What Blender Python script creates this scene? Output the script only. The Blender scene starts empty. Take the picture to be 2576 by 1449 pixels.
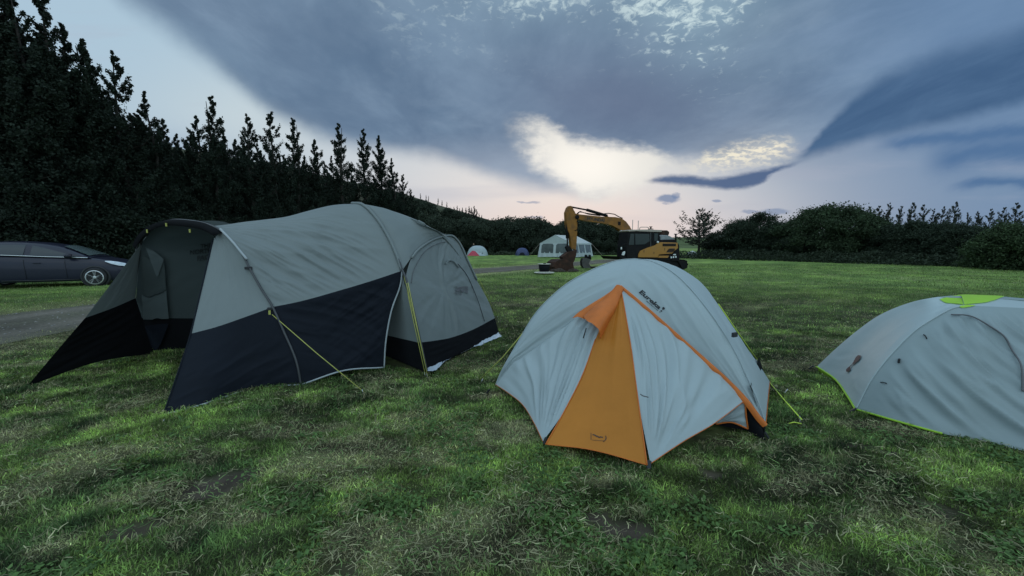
import bpy, bmesh, math, random
import numpy as np
from mathutils import Vector, Matrix

# ------------------------------------------------------------------ camera
F, H, TH = 968.0, 1.45, math.atan((724.5 - 618.0) / 968.0)
CT, ST = math.cos(TH), math.sin(TH)
scene = bpy.context.scene
COL = scene.collection
cd = bpy.data.cameras.new('camera')
cd.sensor_width = 36.0
cd.lens = 36.0 * F / 2576.0
cd.clip_start, cd.clip_end = 0.05, 6000.0
cam = bpy.data.objects.new('camera', cd)
cam.location = (0, 0, H)
cam.rotation_euler = (math.pi / 2 - TH, 0, 0)
COL.objects.link(cam)
scene.camera = cam
scene.view_settings.view_transform = 'Standard'
scene.view_settings.look = 'None'
scene.view_settings.gamma = 1.0
scene.view_settings.use_curve_mapping = False
scene.view_settings.exposure = 0.0
scene.cycles.max_bounces = 6
scene.cycles.diffuse_bounces = 3
scene.cycles.glossy_bounces = 2
scene.cycles.transmission_bounces = 3
scene.cycles.transparent_max_bounces = 8


def ray(px, py):
    a, b = (px - 1288.0) / F, (724.5 - py) / F
    return np.array([a, CT + b * ST, b * CT - ST])


CAM = np.array([0.0, 0.0, H])


def gp(px, py, z=0.0):
    r = ray(px, py)
    return CAM + r * ((z - H) / r[2])


def onp(px, py, p0, n):
    r = ray(px, py)
    n = np.asarray(n, float)
    return CAM + r * (n.dot(np.asarray(p0, float) - CAM) / n.dot(r))


def vpl(px, py, p, q):
    """point seen at a pixel, on the upright plane through p and q"""
    d = np.asarray(q, float) - np.asarray(p, float)
    return onp(px, py, p, (d[1], -d[0], 0.0))


def aty(px, py, y):
    return onp(px, py, (0, y, 0), (0, 1, 0))


def s2l(r, g, b):
    f = lambda c: (c / 255.0 / 12.92) if c <= 10 else ((c / 255.0 + 0.055) / 1.055) ** 2.4
    return (f(r), f(g), f(b))


# ------------------------------------------------------------------ sky
SUN_AZ, SUN_EL = math.radians(9.0), math.radians(7.0)
world = bpy.data.worlds.new('World')
scene.world = world
world.use_nodes = True
NT = world.node_tree
NT.nodes.clear()


class S:
    """a float socket with arithmetic"""
    def __init__(s, v): s.v = v
    @staticmethod
    def put(x, inp):
        if isinstance(x, S): x = x.v
        if isinstance(x, (int, float)): inp.default_value = x
        else: NT.links.new(x, inp)
    @staticmethod
    def op(o, a, b=0.0, c=None):
        n = NT.nodes.new('ShaderNodeMath'); n.operation = o
        S.put(a, n.inputs[0]); S.put(b, n.inputs[1])
        if c is not None: S.put(c, n.inputs[2])
        return S(n.outputs[0])
    def __add__(a, b): return S.op('ADD', a, b)
    __radd__ = __add__
    def __sub__(a, b): return S.op('SUBTRACT', a, b)
    def __rsub__(a, b): return S.op('SUBTRACT', b, a)
    def __mul__(a, b): return S.op('MULTIPLY', a, b)
    __rmul__ = __mul__
    def __truediv__(a, b): return S.op('DIVIDE', a, b)


def smooth(x, lo, hi, a=0.0, b=1.0):
    n = NT.nodes.new('ShaderNodeMapRange'); n.interpolation_type = 'SMOOTHSTEP'
    S.put(x, n.inputs[0])
    for i, q in enumerate((lo, hi, a, b)): n.inputs[i + 1].default_value = q
    return S(n.outputs[0])


def noise(x, y, z, scale, detail=4.0, rough=0.55, dist=0.0):
    c = NT.nodes.new('ShaderNodeCombineXYZ')
    for i, q in enumerate((x, y, z)): S.put(q, c.inputs[i])
    n = NT.nodes.new('ShaderNodeTexNoise')
    n.inputs['Scale'].default_value = scale; n.inputs['Detail'].default_value = detail
    n.inputs['Roughness'].default_value = rough; n.inputs['Distortion'].default_value = dist
    NT.links.new(c.outputs[0], n.inputs['Vector'])
    return S(n.outputs['Fac'])


U0, U1, W0, W1 = -1.6, 1.6, -0.3, 1.3


def uw(px, py):
    r = ray(px, py)
    return r[0] / r[1], r[2] / r[1]


def curve(x, pts):
    """height of a cloud edge over the bearing, from points given as seen in the photograph"""
    q = sorted(((u - U0) / (U1 - U0), (w - W0) / (W1 - W0)) for u, w in (uw(*p) for p in pts))
    n = NT.nodes.new('ShaderNodeFloatCurve')
    cm = n.mapping; cm.use_clip = False
    c = cm.curves[0]
    while len(c.points) < len(q): c.points.new(0.5, 0.5)
    for p, (a, b) in zip(c.points, q):
        p.location = (a, b); p.handle_type = 'AUTO_CLAMPED'
    cm.update()
    S.put((x - U0) * (1.0 / (U1 - U0)), n.inputs['Value'])
    n.inputs['Factor'].default_value = 1.0
    return S(n.outputs[0]) * (W1 - W0) + W0


def colr(rgb):
    n = NT.nodes.new('ShaderNodeRGB'); n.outputs[0].default_value = (*s2l(*rgb), 1.0)
    return n.outputs[0]


def mixc(fac, a, b):
    n = NT.nodes.new('ShaderNodeMix'); n.data_type = 'RGBA'; n.clamp_factor = True
    S.put(fac, n.inputs[0])
    NT.links.new(a if not isinstance(a, tuple) else colr(a), n.inputs[6])
    NT.links.new(b if not isinstance(b, tuple) else colr(b), n.inputs[7])
    return n.outputs[2]


def bell(x, y, cx, cy, rx, ry):
    a = (x - cx) * (1.0 / rx); b = (y - cy) * (1.0 / ry)
    return S.op('POWER', 2.718, (a * a + b * b) * -1.0)


tc = NT.nodes.new('ShaderNodeTexCoord')
sp = NT.nodes.new('ShaderNodeSeparateXYZ')
NT.links.new(tc.outputs['Generated'], sp.inputs[0])
DX, DY, DZ = (S(sp.outputs[i]) for i in range(3))
dyc = S.op('MAXIMUM', DY, 0.08)
u, w = DX / dyc, DZ / dyc
front = smooth(DY, 0.08, 0.32)
# the cloud deck is a sheet overhead: noise on it shrinks towards the horizon
dzc = S.op('MAXIMUM', DZ, 0.0) + 0.13
cx, cy = DX / dzc, DY / dzc
big = noise(cx, cy * 0.6, 0.0, 0.75, 5.0, 0.55, 0.4)
fine = noise(cx, cy, 3.0, 3.2, 6.0, 0.6, 0.3)
mack = noise(cx, cy, 9.0, 22.0, 4.0, 0.65, 0.5)
mid = noise(cx, cy * 0.5, 6.0, 1.6, 4.0, 0.6, 0.6)
wu = noise(u, w, 1.0, 3.5, 4.0, 0.55) - 0.5
ww = noise(u, w, 5.0, 3.5, 4.0, 0.55) - 0.5
fu = noise(u, w * 2.0, 2.0, 26.0, 3.0, 0.6) - 0.5
fw = noise(u, w * 2.0, 7.0, 30.0, 3.0, 0.6) - 0.5
ua = u + wu * 0.10
wa = w + ww * 0.07 + fw * 0.008
ub = u + wu * 0.06 + fu * 0.035
wb = w + ww * 0.05 + fw * 0.035

# clear and thin sky below the deck
glow = bell(u, w, 0.10, 0.13, 0.62, 0.26)
pink = bell(u, w, 0.16, 0.05, 0.40, 0.085)
base = mixc(smooth(w, 0.0, 0.5), (152, 174, 198), (172, 198, 216))
base = mixc(bell(u, w, -0.62, 0.30, 0.35, 0.16) * 0.8, base, (198, 214, 220))
base = mixc(smooth(u, 0.28, 0.85), base, (113, 140, 172))
base = mixc(glow * 0.95, base, (228, 224, 221))
base = mixc(pink * 0.75, base, (222, 203, 202))
band = noise(u * 0.7, w * 6.0, 4.0, 3.0, 3.0, 0.5)
base = mixc(smooth(band, 0.5, 0.75) * smooth(w, 0.02, 0.12) * 0.35, base, (176, 180, 196))

sky = NT.nodes.new('ShaderNodeTexSky')
sky.sky_type = 'NISHITA'; sky.sun_disc = False
sky.sun_elevation = SUN_EL; sky.sun_rotation = SUN_AZ
sky.air_density = 1.0; sky.dust_density = 1.5; sky.ozone_density = 2.0
nsc = NT.nodes.new('ShaderNodeVectorMath'); nsc.operation = 'SCALE'
NT.links.new(sky.outputs[0], nsc.inputs[0]); nsc.inputs['Scale'].default_value = 0.10
base = mixc(0.025, base, nsc.outputs[0])

# the deck
deck = mixc(smooth(big, 0.3, 0.72), (92, 117, 145), (123, 147, 171))
deck = mixc(smooth(fine, 0.42, 0.75) * smooth(u, -0.6, 0.2, 0.15, 0.42), deck, (150, 170, 190))
deck = mixc(smooth(mid, 0.38, 0.66) * 0.45, deck, (140, 163, 187))
strk = noise((u - 0.2) * 1.2, (w - 0.12 - (u - 0.2) * 0.42) * 5.0, 8.0, 2.6, 6.0, 0.62, 0.4)
lift_k = noise(cx * 1.2, cy * 0.75, 11.0, 2.2, 7.0, 0.60, 0.3)
deck = mixc(smooth(lift_k, 0.36, 0.70) * 0.55, deck, (84, 107, 135))
deck = mixc(smooth(strk, 0.40, 0.72) * smooth(u, 0.2, 0.7) * 0.45, deck, (130, 153, 180))
deck = mixc(bell(u, w, 0.28, 0.36, 0.30, 0.13) * 0.8, deck, (100, 114, 141))
deck = mixc(smooth(w, 0.10, 0.30, 0.80, 0.0) * smooth(u, -0.5, -0.1), deck, (158, 169, 188))
deck = mixc(bell(u, w, 0.0, 0.175, 0.24, 0.075) * 0.6, deck, (158, 170, 187))
deck = mixc(smooth(u, 0.55, 1.15) * 0.65, deck, (104, 136, 174))
edge = curve(ua, [(-700, -900), (60, -180), (290, 0), (430, 95), (560, 195), (720, 318), (850, 378), (1000, 402), (1130, 425),
                  (1300, 478), (1420, 500), (1500, 500), (1560, 470), (1640, 430), (1760, 420), (1990, 400), (2200, 370), (2576, 330), (3000, 300)])
m_deck = smooth(wa - edge, -0.012, 0.05)
m_soft = smooth(wa - edge, -0.035, 0.075)
m_deck = m_deck * smooth(u, -1.0, -0.15, 0.0, 1.0) + m_soft * smooth(u, -1.0, -0.15, 1.0, 0.0)
m_deck = m_deck * smooth(u, 0.30, 0.72, 1.0, 0.0) + smooth(wa - edge, -0.16, 0.20) * smooth(u, 0.30, 0.72)
col = mixc(m_deck, base, deck)
col = mixc(bell(u, w, -0.98, 0.22, 0.30, 0.06) * 0.5, col, (110, 140, 180))

# the bright opening over the excavator and its mackerel lobe
up = curve(ub, [(1000, 470), (1150, 330), (1240, 296), (1330, 290), (1390, 310), (1450, 346), (1550, 356), (1660, 384), (1720, 410), (1790, 376), (1880, 352), (1985, 342), (2040, 380), (2300, 470)])
lo = curve(ub, [(1000, 470), (1200, 262), (1255, 318), (1300, 380), (1350, 425), (1420, 462), (1490, 492), (1560, 480), (1610, 470), (1660, 428), (1780, 424), (1880, 416), (1985, 396), (2040, 380), (2300, 470)])
m_open = smooth(wb - lo, -0.030, 0.032) * smooth(up - wb, -0.016, 0.030)
m_open = m_open * smooth(ub, -0.03, 0.08) * smooth(u, 0.66, 0.74, 1.0, 0.0)
mk = smooth(noise(u, w * 2.4, 2.5, 34.0, 3.0, 0.6), 0.42, 0.60)
lobe = smooth(u, 0.40, 0.47)
wisp = smooth(noise(u, w * 1.6, 6.5, 22.0, 4.0, 0.65), 0.36, 0.62)
m_open = m_open * (smooth(u, 0.0, 0.13) * (1.0 - (wisp * 0.6 + 0.4)) + (wisp * 0.6 + 0.4))
m_open = m_open * (1.0 - lobe + lobe * (mk * 0.65 + 0.30))
bright = mixc(bell(u, w, 0.19, 0.20, 0.15, 0.09), (222, 221, 216), (254, 249, 240))
bright = mixc(lobe, bright, (244, 236, 214))
col = mixc(m_open, col, bright)

# torn mackerel gaps high up
gap = bell(u, w, 0.47, 0.56, 0.15, 0.13) + bell(u, w, 0.06, 0.62, 0.34, 0.12) * 0.5 + bell(u, w, 0.30, 0.80, 0.5, 0.18) * 0.5
gmod = noise(cx, cy, 4.5, 3.2, 3.0, 0.5)
col = mixc(S.op('MINIMUM', gap * gmod * 1.1, 0.6), col, (150, 178, 194))
m_gap = smooth(mack * 0.6 + gmod * 0.4 + gap * 0.10, 0.565, 0.69) * S.op('MINIMUM', gap * 1.5, 1.0)
col = mixc(m_gap * 0.85, col, (206, 225, 228))

# dark lens clouds to the right
hi2 = curve(ua, [(1860, 460), (1960, 412), (2020, 374), (2060, 330), (2120, 268), (2200, 200), (2330, 138), (2576, 48), (3000, -120)])
lo2 = curve(ua, [(1860, 460), (1960, 420), (2040, 402), (2180, 372), (2330, 330), (2450, 296), (2576, 262), (3000, 150)])
m2 = smooth(wa + (strk - 0.5) * 0.03 - lo2, -0.012, 0.03) * smooth((hi2 - wa + (strk - 0.5) * 0.05) / (smooth(u, 0.70, 1.15) * 0.040 + 0.026), -0.25, 1.0) * smooth(u, 0.62, 0.74)
col = mixc(m2 * 0.97, col, mixc(smooth(strk, 0.3, 0.75), (64, 94, 130), (80, 110, 145)))
hi3 = curve(ub, [(1560, 452), (1618, 450), (1690, 437), (1750, 440), (1790, 446), (1850, 436), (1930, 422), (1990, 408), (2050, 395)])
lo3 = curve(ub, [(1560, 452), (1618, 460), (1700, 468), (1770, 474), (1830, 480), (1890, 474), (1940, 446), (1990, 421), (2050, 395)])
m3 = smooth(w + fw * 0.01 - lo3, -0.003, 0.012) * smooth(hi3 - w - fw * 0.01, -0.003, 0.012) * smooth(u, 0.325, 0.36) * smooth(u, 0.70, 0.75, 1.0, 0.0)
col = mixc(m3 * 0.95, col, (78, 100, 136))
for (a, b, q) in (((2180, 382), (2700, 300), 0.018), ((2300, 415), (2800, 318), 0.032), ((2360, 470), (2900, 420), 0.016)):
    (ua0, wa0), (ub0, wb0) = uw(*a), uw(*b)
    sl = (wb0 - wa0) / (ub0 - ua0)
    dd = (wa + (strk - 0.5) * 0.05 - wa0 - (ua - ua0) * sl) * (1.0 / q)
    m = S.op('POWER', 2.718, dd * dd * -1.0) * smooth(u, ua0, ua0 + 0.10)
    col = mixc(m * 0.9, col, (80, 113, 153))
for (px, py, rx, ry, k) in ((1680, 499, 34, 12, .8), (1702, 492, 14, 9, .6), (1338, 510, 26, 4, .5), (1310, 508, 10, 3, .5), (1345, 547, 26, 4, .45), (1885, 533, 26, 5, .55),
                            (1945, 533, 46, 9, .6), (1803, 505, 12, 4, .6), (1676, 512, 10, 3, .4)):
    a0, b0 = uw(px, py)
    a1, b1 = uw(px + rx, py - ry)
    col = mixc(smooth(bell(u + fu * 0.03, w + fw * 0.012, a0, b0, abs(a1 - a0), abs(b1 - b0)), 0.25, 0.75) * k, col, (108, 130, 165))

# overhead and behind, the same broken deck goes on, brightened out of view to light the ground
rear = mixc(smooth(big, 0.35, 0.7), (138, 170, 194), (194, 217, 226))
rear = mixc(smooth(mack * 0.5 + big * 0.5, 0.5, 0.66) * 0.6, rear, (228, 236, 240))
m_rear = S.op('MAXIMUM', 1.0 - front, smooth(DZ, 0.56, 0.92))
col = mixc(m_rear, col, rear)
# below the horizon: dim ground bounce
col = mixc(smooth(DZ, -0.08, -0.01, 1.0, 0.0), col, (70, 80, 72))

SKY_GAIN = 1.0
vs = NT.nodes.new('ShaderNodeVectorMath'); vs.operation = 'SCALE'
NT.links.new(col, vs.inputs[0]); S.put((m_rear * 0.75 + 1.0) * (10.0 * SKY_GAIN), vs.inputs['Scale'])  # extra gain on the unseen sky only, added to light the ground
bg = NT.nodes.new('ShaderNodeBackground'); bg.inputs['Strength'].default_value = 0.10
NT.links.new(vs.outputs[0], bg.inputs['Color'])
wo = NT.nodes.new('ShaderNodeOutputWorld')
NT.links.new(bg.outputs[0], wo.inputs['Surface'])

# a weak sun, low behind the cloud bank
sl = bpy.data.lights.new('sun', 'SUN')
sl.energy = 0.35; sl.angle = math.radians(25); sl.color = (1.0, 0.86, 0.72)
sun = bpy.data.objects.new('sun', sl)
sd = Vector((math.sin(SUN_AZ) * math.cos(SUN_EL), math.cos(SUN_AZ) * math.cos(SUN_EL), math.sin(SUN_EL)))
sun.rotation_euler = (-sd).to_track_quat('-Z', 'Y').to_euler()
COL.objects.link(sun)

# ------------------------------------------------------------------ helpers
RNG = np.random.default_rng(7)
random.seed(7)


def _hash(ix, iy, seed):
    with np.errstate(over='ignore'):
        h = (ix.astype(np.int64) * 374761393 + iy.astype(np.int64) * 668265263 + seed * 1274126177) & 0xffffffff
        h = ((h ^ (h >> 13)) * 1274126177) & 0xffffffff
        h = h ^ (h >> 16)
    return (h & 0xffff) / 65535.0


def vnoise(x, y, seed=0):
    xi, yi = np.floor(x), np.floor(y)
    fx, fy = x - xi, y - yi
    fx, fy = fx * fx * (3 - 2 * fx), fy * fy * (3 - 2 * fy)
    a, b = _hash(xi, yi, seed), _hash(xi + 1, yi, seed)
    c, d = _hash(xi, yi + 1, seed), _hash(xi + 1, yi + 1, seed)
    return (a * (1 - fx) + b * fx) * (1 - fy) + (c * (1 - fx) + d * fx) * fy


def fbm(x, y, seed=0, oct=4):
    x, y = np.asarray(x, float), np.asarray(y, float)
    t, amp, tot = 0.0, 1.0, 0.0
    for i in range(oct):
        t = t + amp * vnoise(x * 2 ** i + 17.3 * i, y * 2 ** i - 9.1 * i, seed + i)
        tot += amp; amp *= 0.5
    return t / tot


def sst(x, a, b):
    t = np.clip((x - a) / (b - a), 0, 1)
    return t * t * (3 - 2 * t)


def node(nt, typ, **kw):
    n = nt.nodes.new(typ)
    for k, v in kw.items(): setattr(n, k, v)
    return n


def mat(name, rgb, rough=0.6, metal=0.0, spec=0.5, vary=0.12, vscale=6.0, bump=0.0, bscale=60.0, transl=0.0, dirt=None, dscale=3.0, damt=0.5,
        coat=0.0, trans=0.0, attr=None):
    """procedural material: colour with soft variation, optional dirt, bump, light passing through"""
    m = bpy.data.materials.new(name); m.use_nodes = True
    nt = m.node_tree; b = nt.nodes['Principled BSDF']; out = nt.nodes['Material Output']
    L = nt.links.new
    tcn = node(nt, 'ShaderNodeTexCoord')
    nz = node(nt, 'ShaderNodeTexNoise'); nz.inputs['Scale'].default_value = vscale; nz.inputs['Detail'].default_value = 5
    L(tcn.outputs['Object'], nz.inputs['Vector'])
    mr = node(nt, 'ShaderNodeMapRange'); L(nz.outputs['Fac'], mr.inputs[0])
    mr.inputs[1].default_value = 0.3; mr.inputs[2].default_value = 0.7
    mr.inputs[3].default_value = 1.0 - vary; mr.inputs[4].default_value = 1.0 + vary
    mul = node(nt, 'ShaderNodeVectorMath', operation='SCALE'); L(mr.outputs[0], mul.inputs['Scale'])
    if attr:
        at = node(nt, 'ShaderNodeAttribute'); at.attribute_name = attr
        L(at.outputs['Color'], mul.inputs[0])
    else:
        mul.inputs[0].default_value = rgb
    c = mul.outputs[0]
    if dirt:
        dn = node(nt, 'ShaderNodeTexNoise'); dn.inputs['Scale'].default_value = dscale; dn.inputs['Detail'].default_value = 8
        dn.inputs['Roughness'].default_value = 0.65
        L(tcn.outputs['Object'], dn.inputs['Vector'])
        dr = node(nt, 'ShaderNodeMapRange'); L(dn.outputs['Fac'], dr.inputs[0])
        dr.inputs[1].default_value = 0.42; dr.inputs[2].default_value = 0.68; dr.inputs[4].default_value = damt
        mx = node(nt, 'ShaderNodeMix', data_type='RGBA'); L(dr.outputs[0], mx.inputs[0]); L(c, mx.inputs[6])
        mx.inputs[7].default_value = (*dirt, 1); c = mx.outputs[2]
    L(c, b.inputs['Base Color'])
    b.inputs['Roughness'].default_value = rough; b.inputs['Metallic'].default_value = metal
    b.inputs['Specular IOR Level'].default_value = spec
    b.inputs['Coat Weight'].default_value = coat; b.inputs['Coat Roughness'].default_value = 0.08
    b.inputs['Transmission Weight'].default_value = trans
    if bump:
        bn = node(nt, 'ShaderNodeTexNoise'); bn.inputs['Scale'].default_value = bscale; bn.inputs['Detail'].default_value = 7
        L(tcn.outputs['Object'], bn.inputs['Vector'])
        bp = node(nt, 'ShaderNodeBump'); bp.inputs['Strength'].default_value = bump; bp.inputs['Distance'].default_value = 0.01
        L(bn.outputs['Fac'], bp.inputs['Height']); L(bp.outputs[0], b.inputs['Normal'])
    if transl:
        tr = node(nt, 'ShaderNodeBsdfTranslucent'); L(c, tr.inputs['Color'])
        ms = node(nt, 'ShaderNodeMixShader'); ms.inputs[0].default_value = transl
        L(b.outputs[0], ms.inputs[1]); L(tr.outputs[0], ms.inputs[2]); L(ms.outputs[0], out.inputs['Surface'])
    return m


def mesh_np(name, verts, quads=None, tris=None, smooth=True, col=None):
    me = bpy.data.meshes.new(name)
    verts = np.asarray(verts, np.float32)
    me.vertices.add(len(verts)); me.vertices.foreach_set('co', verts.ravel())
    q = np.zeros((0, 4), np.int32) if quads is None else np.asarray(quads, np.int32)
    t = np.zeros((0, 3), np.int32) if tris is None else np.asarray(tris, np.int32)
    li = np.concatenate([q.ravel(), t.ravel()]).astype(np.int32)
    tot = np.concatenate([np.full(len(q), 4), np.full(len(t), 3)]).astype(np.int32)
    st = np.concatenate([[0], np.cumsum(tot)[:-1]]).astype(np.int32)
    me.loops.add(len(li)); me.loops.foreach_set('vertex_index', li)
    me.polygons.add(len(tot)); me.polygons.foreach_set('loop_start', st)
    me.polygons.foreach_set('loop_total', tot)
    if smooth: me.polygons.foreach_set('use_smooth', np.ones(len(tot), bool))
    me.update(calc_edges=True)
    if col is not None:
        a = me.color_attributes.new('tint', 'FLOAT_COLOR', 'POINT')
        c4 = np.ones((len(verts), 4), np.float32); c4[:, :3] = col
        a.data.foreach_set('color', c4.ravel())
    return me


def link(name, me, m=None, parent=None):
    o = bpy.data.objects.new(name, me)
    COL.objects.link(o)
    if m is not None and me is not None and not me.materials: me.materials.append(m)
    if parent is not None: o.parent = parent
    return o


def thing(name, label, cat, loc=(0, 0, 0), rz=0.0, group=None):
    o = bpy.data.objects.new(name, None); COL.objects.link(o)
    o.empty_display_size = 0.2
    o.location = loc; o.rotation_euler = (0, 0, rz)
    o['label'] = label; o['category'] = cat
    if group: o['group'] = group
    return o


def tag(o, label, cat, group=None):
    o['label'] = label; o['category'] = cat
    if group: o['group'] = group
    return o


def off(parent):
    """where the root of a part stands"""
    p = parent
    while p is not None and p.parent is not None: p = p.parent
    return np.array(p.location if p is not None else (0, 0, 0))


def rs(pts, n):
    """resample a polyline to n+1 points on a smooth curve"""
    p = np.asarray(pts, float)
    if len(p) == 1: return np.repeat(p, n + 1, 0)
    if len(p) > 2:
        q = np.vstack([2 * p[0] - p[1], p, 2 * p[-1] - p[-2]])
        dense = []
        for i in range(1, len(q) - 2):
            t = np.linspace(0, 1, 16, endpoint=False)[:, None]
            a, b, c, d = q[i - 1], q[i], q[i + 1], q[i + 2]
            dense.append(0.5 * (2 * b + (c - a) * t + (2 * a - 5 * b + 4 * c - d) * t ** 2 + (3 * b - a - 3 * c + d) * t ** 3))
        p = np.vstack(dense + [p[-1:]])
    s = np.concatenate([[0], np.cumsum(np.linalg.norm(np.diff(p, axis=0), axis=1))])
    if s[-1] < 1e-9: return np.repeat(p[:1], n + 1, 0)
    x = np.linspace(0, s[-1], n + 1)
    return np.stack([np.interp(x, s, p[:, k]) for k in range(3)], 1)


def coons(bottom, top, left, right, nu=60, nv=40):
    b, t, l, r = rs(bottom, nu), rs(top, nu), rs(left, nv), rs(right, nv)
    U = np.linspace(0, 1, nu + 1)[None, :, None]; V = np.linspace(0, 1, nv + 1)[:, None, None]
    g = (1 - V) * b[None] + V * t[None] + (1 - U) * l[:, None] + U * r[:, None]
    g -= (1 - U) * (1 - V) * b[0] + U * (1 - V) * b[-1] + (1 - U) * V * t[0] + U * V * t[-1]
    return g


def gnormal(g):
    du, dv = np.gradient(g, axis=1), np.gradient(g, axis=0)
    n = np.cross(du, dv)
    n /= np.linalg.norm(n, axis=2, keepdims=True) + 1e-9
    k = np.sum(n * (CAM - g), axis=2).mean()
    return n if k > 0 else -n


def wrinkle(U, V, ang, fa, fc, seed, amp):
    """creases running along direction ang (radians in the u, v sheet)"""
    a = U * math.cos(ang) + V * math.sin(ang)
    c = -U * math.sin(ang) + V * math.cos(ang)
    n = fbm(a * fa + 3.1, c * fc + 1.7, seed, 3)
    return (1 - np.abs(2 * n - 1) ** 0.8) * amp - amp * 0.6


def cloth(name, g, m, parent, disp=None, edge=True):
    nv, nu = g.shape[0] - 1, g.shape[1] - 1
    U, V = np.meshgrid(np.linspace(0, 1, nu + 1), np.linspace(0, 1, nv + 1))
    if disp is not None:
        d = disp(U, V)
        if edge:
            d = d * np.clip(12 * U, 0, 1) * np.clip(12 * (1 - U), 0, 1) * np.clip(10 * V, 0, 1) * np.clip(10 * (1 - V), 0, 1)
        g = g + gnormal(g) * d[..., None]
    v = g.reshape(-1, 3) - off(parent)
    i = (np.arange(nv)[:, None] * (nu + 1) + np.arange(nu)[None]).ravel()
    q = np.stack([i, i + 1, i + nu + 2, i + nu + 1], 1)
    o = link(name, mesh_np(name, v, q), m, parent)
    return o, g


def tubes(name, paths, rad, m, parent, sides=6, local=False, smooth=True):
    """one mesh of round bars along paths; rad is a number or one value per path point"""
    V, Q = [], []
    base = 0
    o0 = np.zeros(3) if local or parent is None else off(parent)
    for path in paths:
        p = np.asarray(path, float) - o0
        n = len(p)
        r = np.broadcast_to(np.asarray(rad, float), (n,)) if np.ndim(rad) < 2 else rad
        t = np.gradient(p, axis=0); t /= np.linalg.norm(t, axis=1, keepdims=True) + 1e-9
        ref = np.array([0, 0, 1.0]) if abs(t[:, 2].mean()) < 0.85 else np.array([1.0, 0, 0])
        a = np.cross(t, ref); a /= np.linalg.norm(a, axis=1, keepdims=True) + 1e-9
        b = np.cross(t, a)
        th = np.linspace(0, 2 * np.pi, sides, endpoint=False)
        ring = p[:, None] + (a[:, None] * np.cos(th)[None, :, None] + b[:, None] * np.sin(th)[None, :, None]) * r[:, None, None]
        V.append(ring.reshape(-1, 3))
        for i in range(n - 1):
            for k in range(sides):
                k2 = (k + 1) % sides
                Q.append((base + i * sides + k, base + i * sides + k2, base + (i + 1) * sides + k2, base + (i + 1) * sides + k))
        V.append(p[[0, -1]])
        c0, c1 = base + n * sides, base + n * sides + 1
        for k in range(sides):
            k2 = (k + 1) % sides
            Q.append((c0, base + k2, base + k, c0)); Q.append((c1, base + (n - 1) * sides + k, base + (n - 1) * sides + k2, c1))
        base += n * sides + 2
    V = np.vstack(V)
    quads = [q for q in Q if q[0] != q[3]]; tris = [q[:3] for q in Q if q[0] == q[3]]
    return link(name, mesh_np(name, V, quads, tris, smooth), m, parent)


def bm_obj(name, bm, m, parent=None, smooth=False):
    bmesh.ops.recalc_face_normals(bm, faces=bm.faces)
    me = bpy.data.meshes.new(name); bm.to_mesh(me); bm.free()
    if smooth: me.polygons.foreach_set('use_smooth', np.ones(len(me.polygons), bool))
    return link(name, me, m, parent)


def prism(poly, y0, y1, bev=0.0, bm=None):
    """outline in (x, z), given thickness along y"""
    own = bm is None
    if own: bm = bmesh.new()
    a = [bm.verts.new((x, y0, z)) for x, z in poly]; b = [bm.verts.new((x, y1, z)) for x, z in poly]
    n = len(poly)
    fs = [bm.faces.new(a), bm.faces.new(b[::-1])]
    for i in range(n): fs.append(bm.faces.new((a[i], b[i], b[(i + 1) % n], a[(i + 1) % n])))
    if bev:
        es = list({e for f in fs[:2] for e in f.edges})
        bmesh.ops.bevel(bm, geom=es, offset=bev, segments=2, affect='EDGES', profile=0.6)
    return bm


def box(bm, c, s, rz=0.0, bev=0.0):
    r = bmesh.ops.create_cube(bm, size=1.0)
    M = Matrix.Translation(c) @ Matrix.Rotation(rz, 4, 'Z') @ Matrix.Diagonal((*s, 1))
    bmesh.ops.transform(bm, matrix=M, verts=r['verts'])
    if bev:
        es = list({e for v in r['verts'] for e in v.link_edges})
        bmesh.ops.bevel(bm, geom=es, offset=bev, segments=2, affect='EDGES', profile=0.6)
    return bm


def lathe(bm, prof, seg=24, axis='Z', c=(0, 0, 0)):
    """turned shape: prof = (radius, height) pairs"""
    rings = []
    for r, h in prof:
        ring = []
        for k in range(seg):
            a = 2 * math.pi * k / seg
            p = (r * math.cos(a), r * math.sin(a), h) if axis == 'Z' else (r * math.cos(a), h, r * math.sin(a))
            ring.append(bm.verts.new((p[0] + c[0], p[1] + c[1], p[2] + c[2])))
        rings.append(ring)
    for i in range(len(rings) - 1):
        for k in range(seg):
            bm.faces.new((rings[i][k], rings[i][(k + 1) % seg], rings[i + 1][(k + 1) % seg], rings[i + 1][k]))
    if prof[0][0] > 1e-4: bm.faces.new(rings[0][::-1])
    if prof[-1][0] > 1e-4: bm.faces.new(rings[-1])
    return bm


def letters(txt, shear=0.0, bold=0.0):
    c = bpy.data.curves.new('t', 'FONT'); c.body = txt; c.size = 1.0; c.shear = shear; c.offset = bold
    c.resolution_u = 3
    o = bpy.data.objects.new('t', c); COL.objects.link(o)
    me = bpy.data.meshes.new_from_object(o.evaluated_get(bpy.context.evaluated_depsgraph_get()))
    bpy.data.objects.remove(o)
    v = np.array([x.co[:] for x in me.vertices]); f = [tuple(p.vertices) for p in me.polygons]
    bpy.data.meshes.remove(me)
    return v, f


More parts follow.
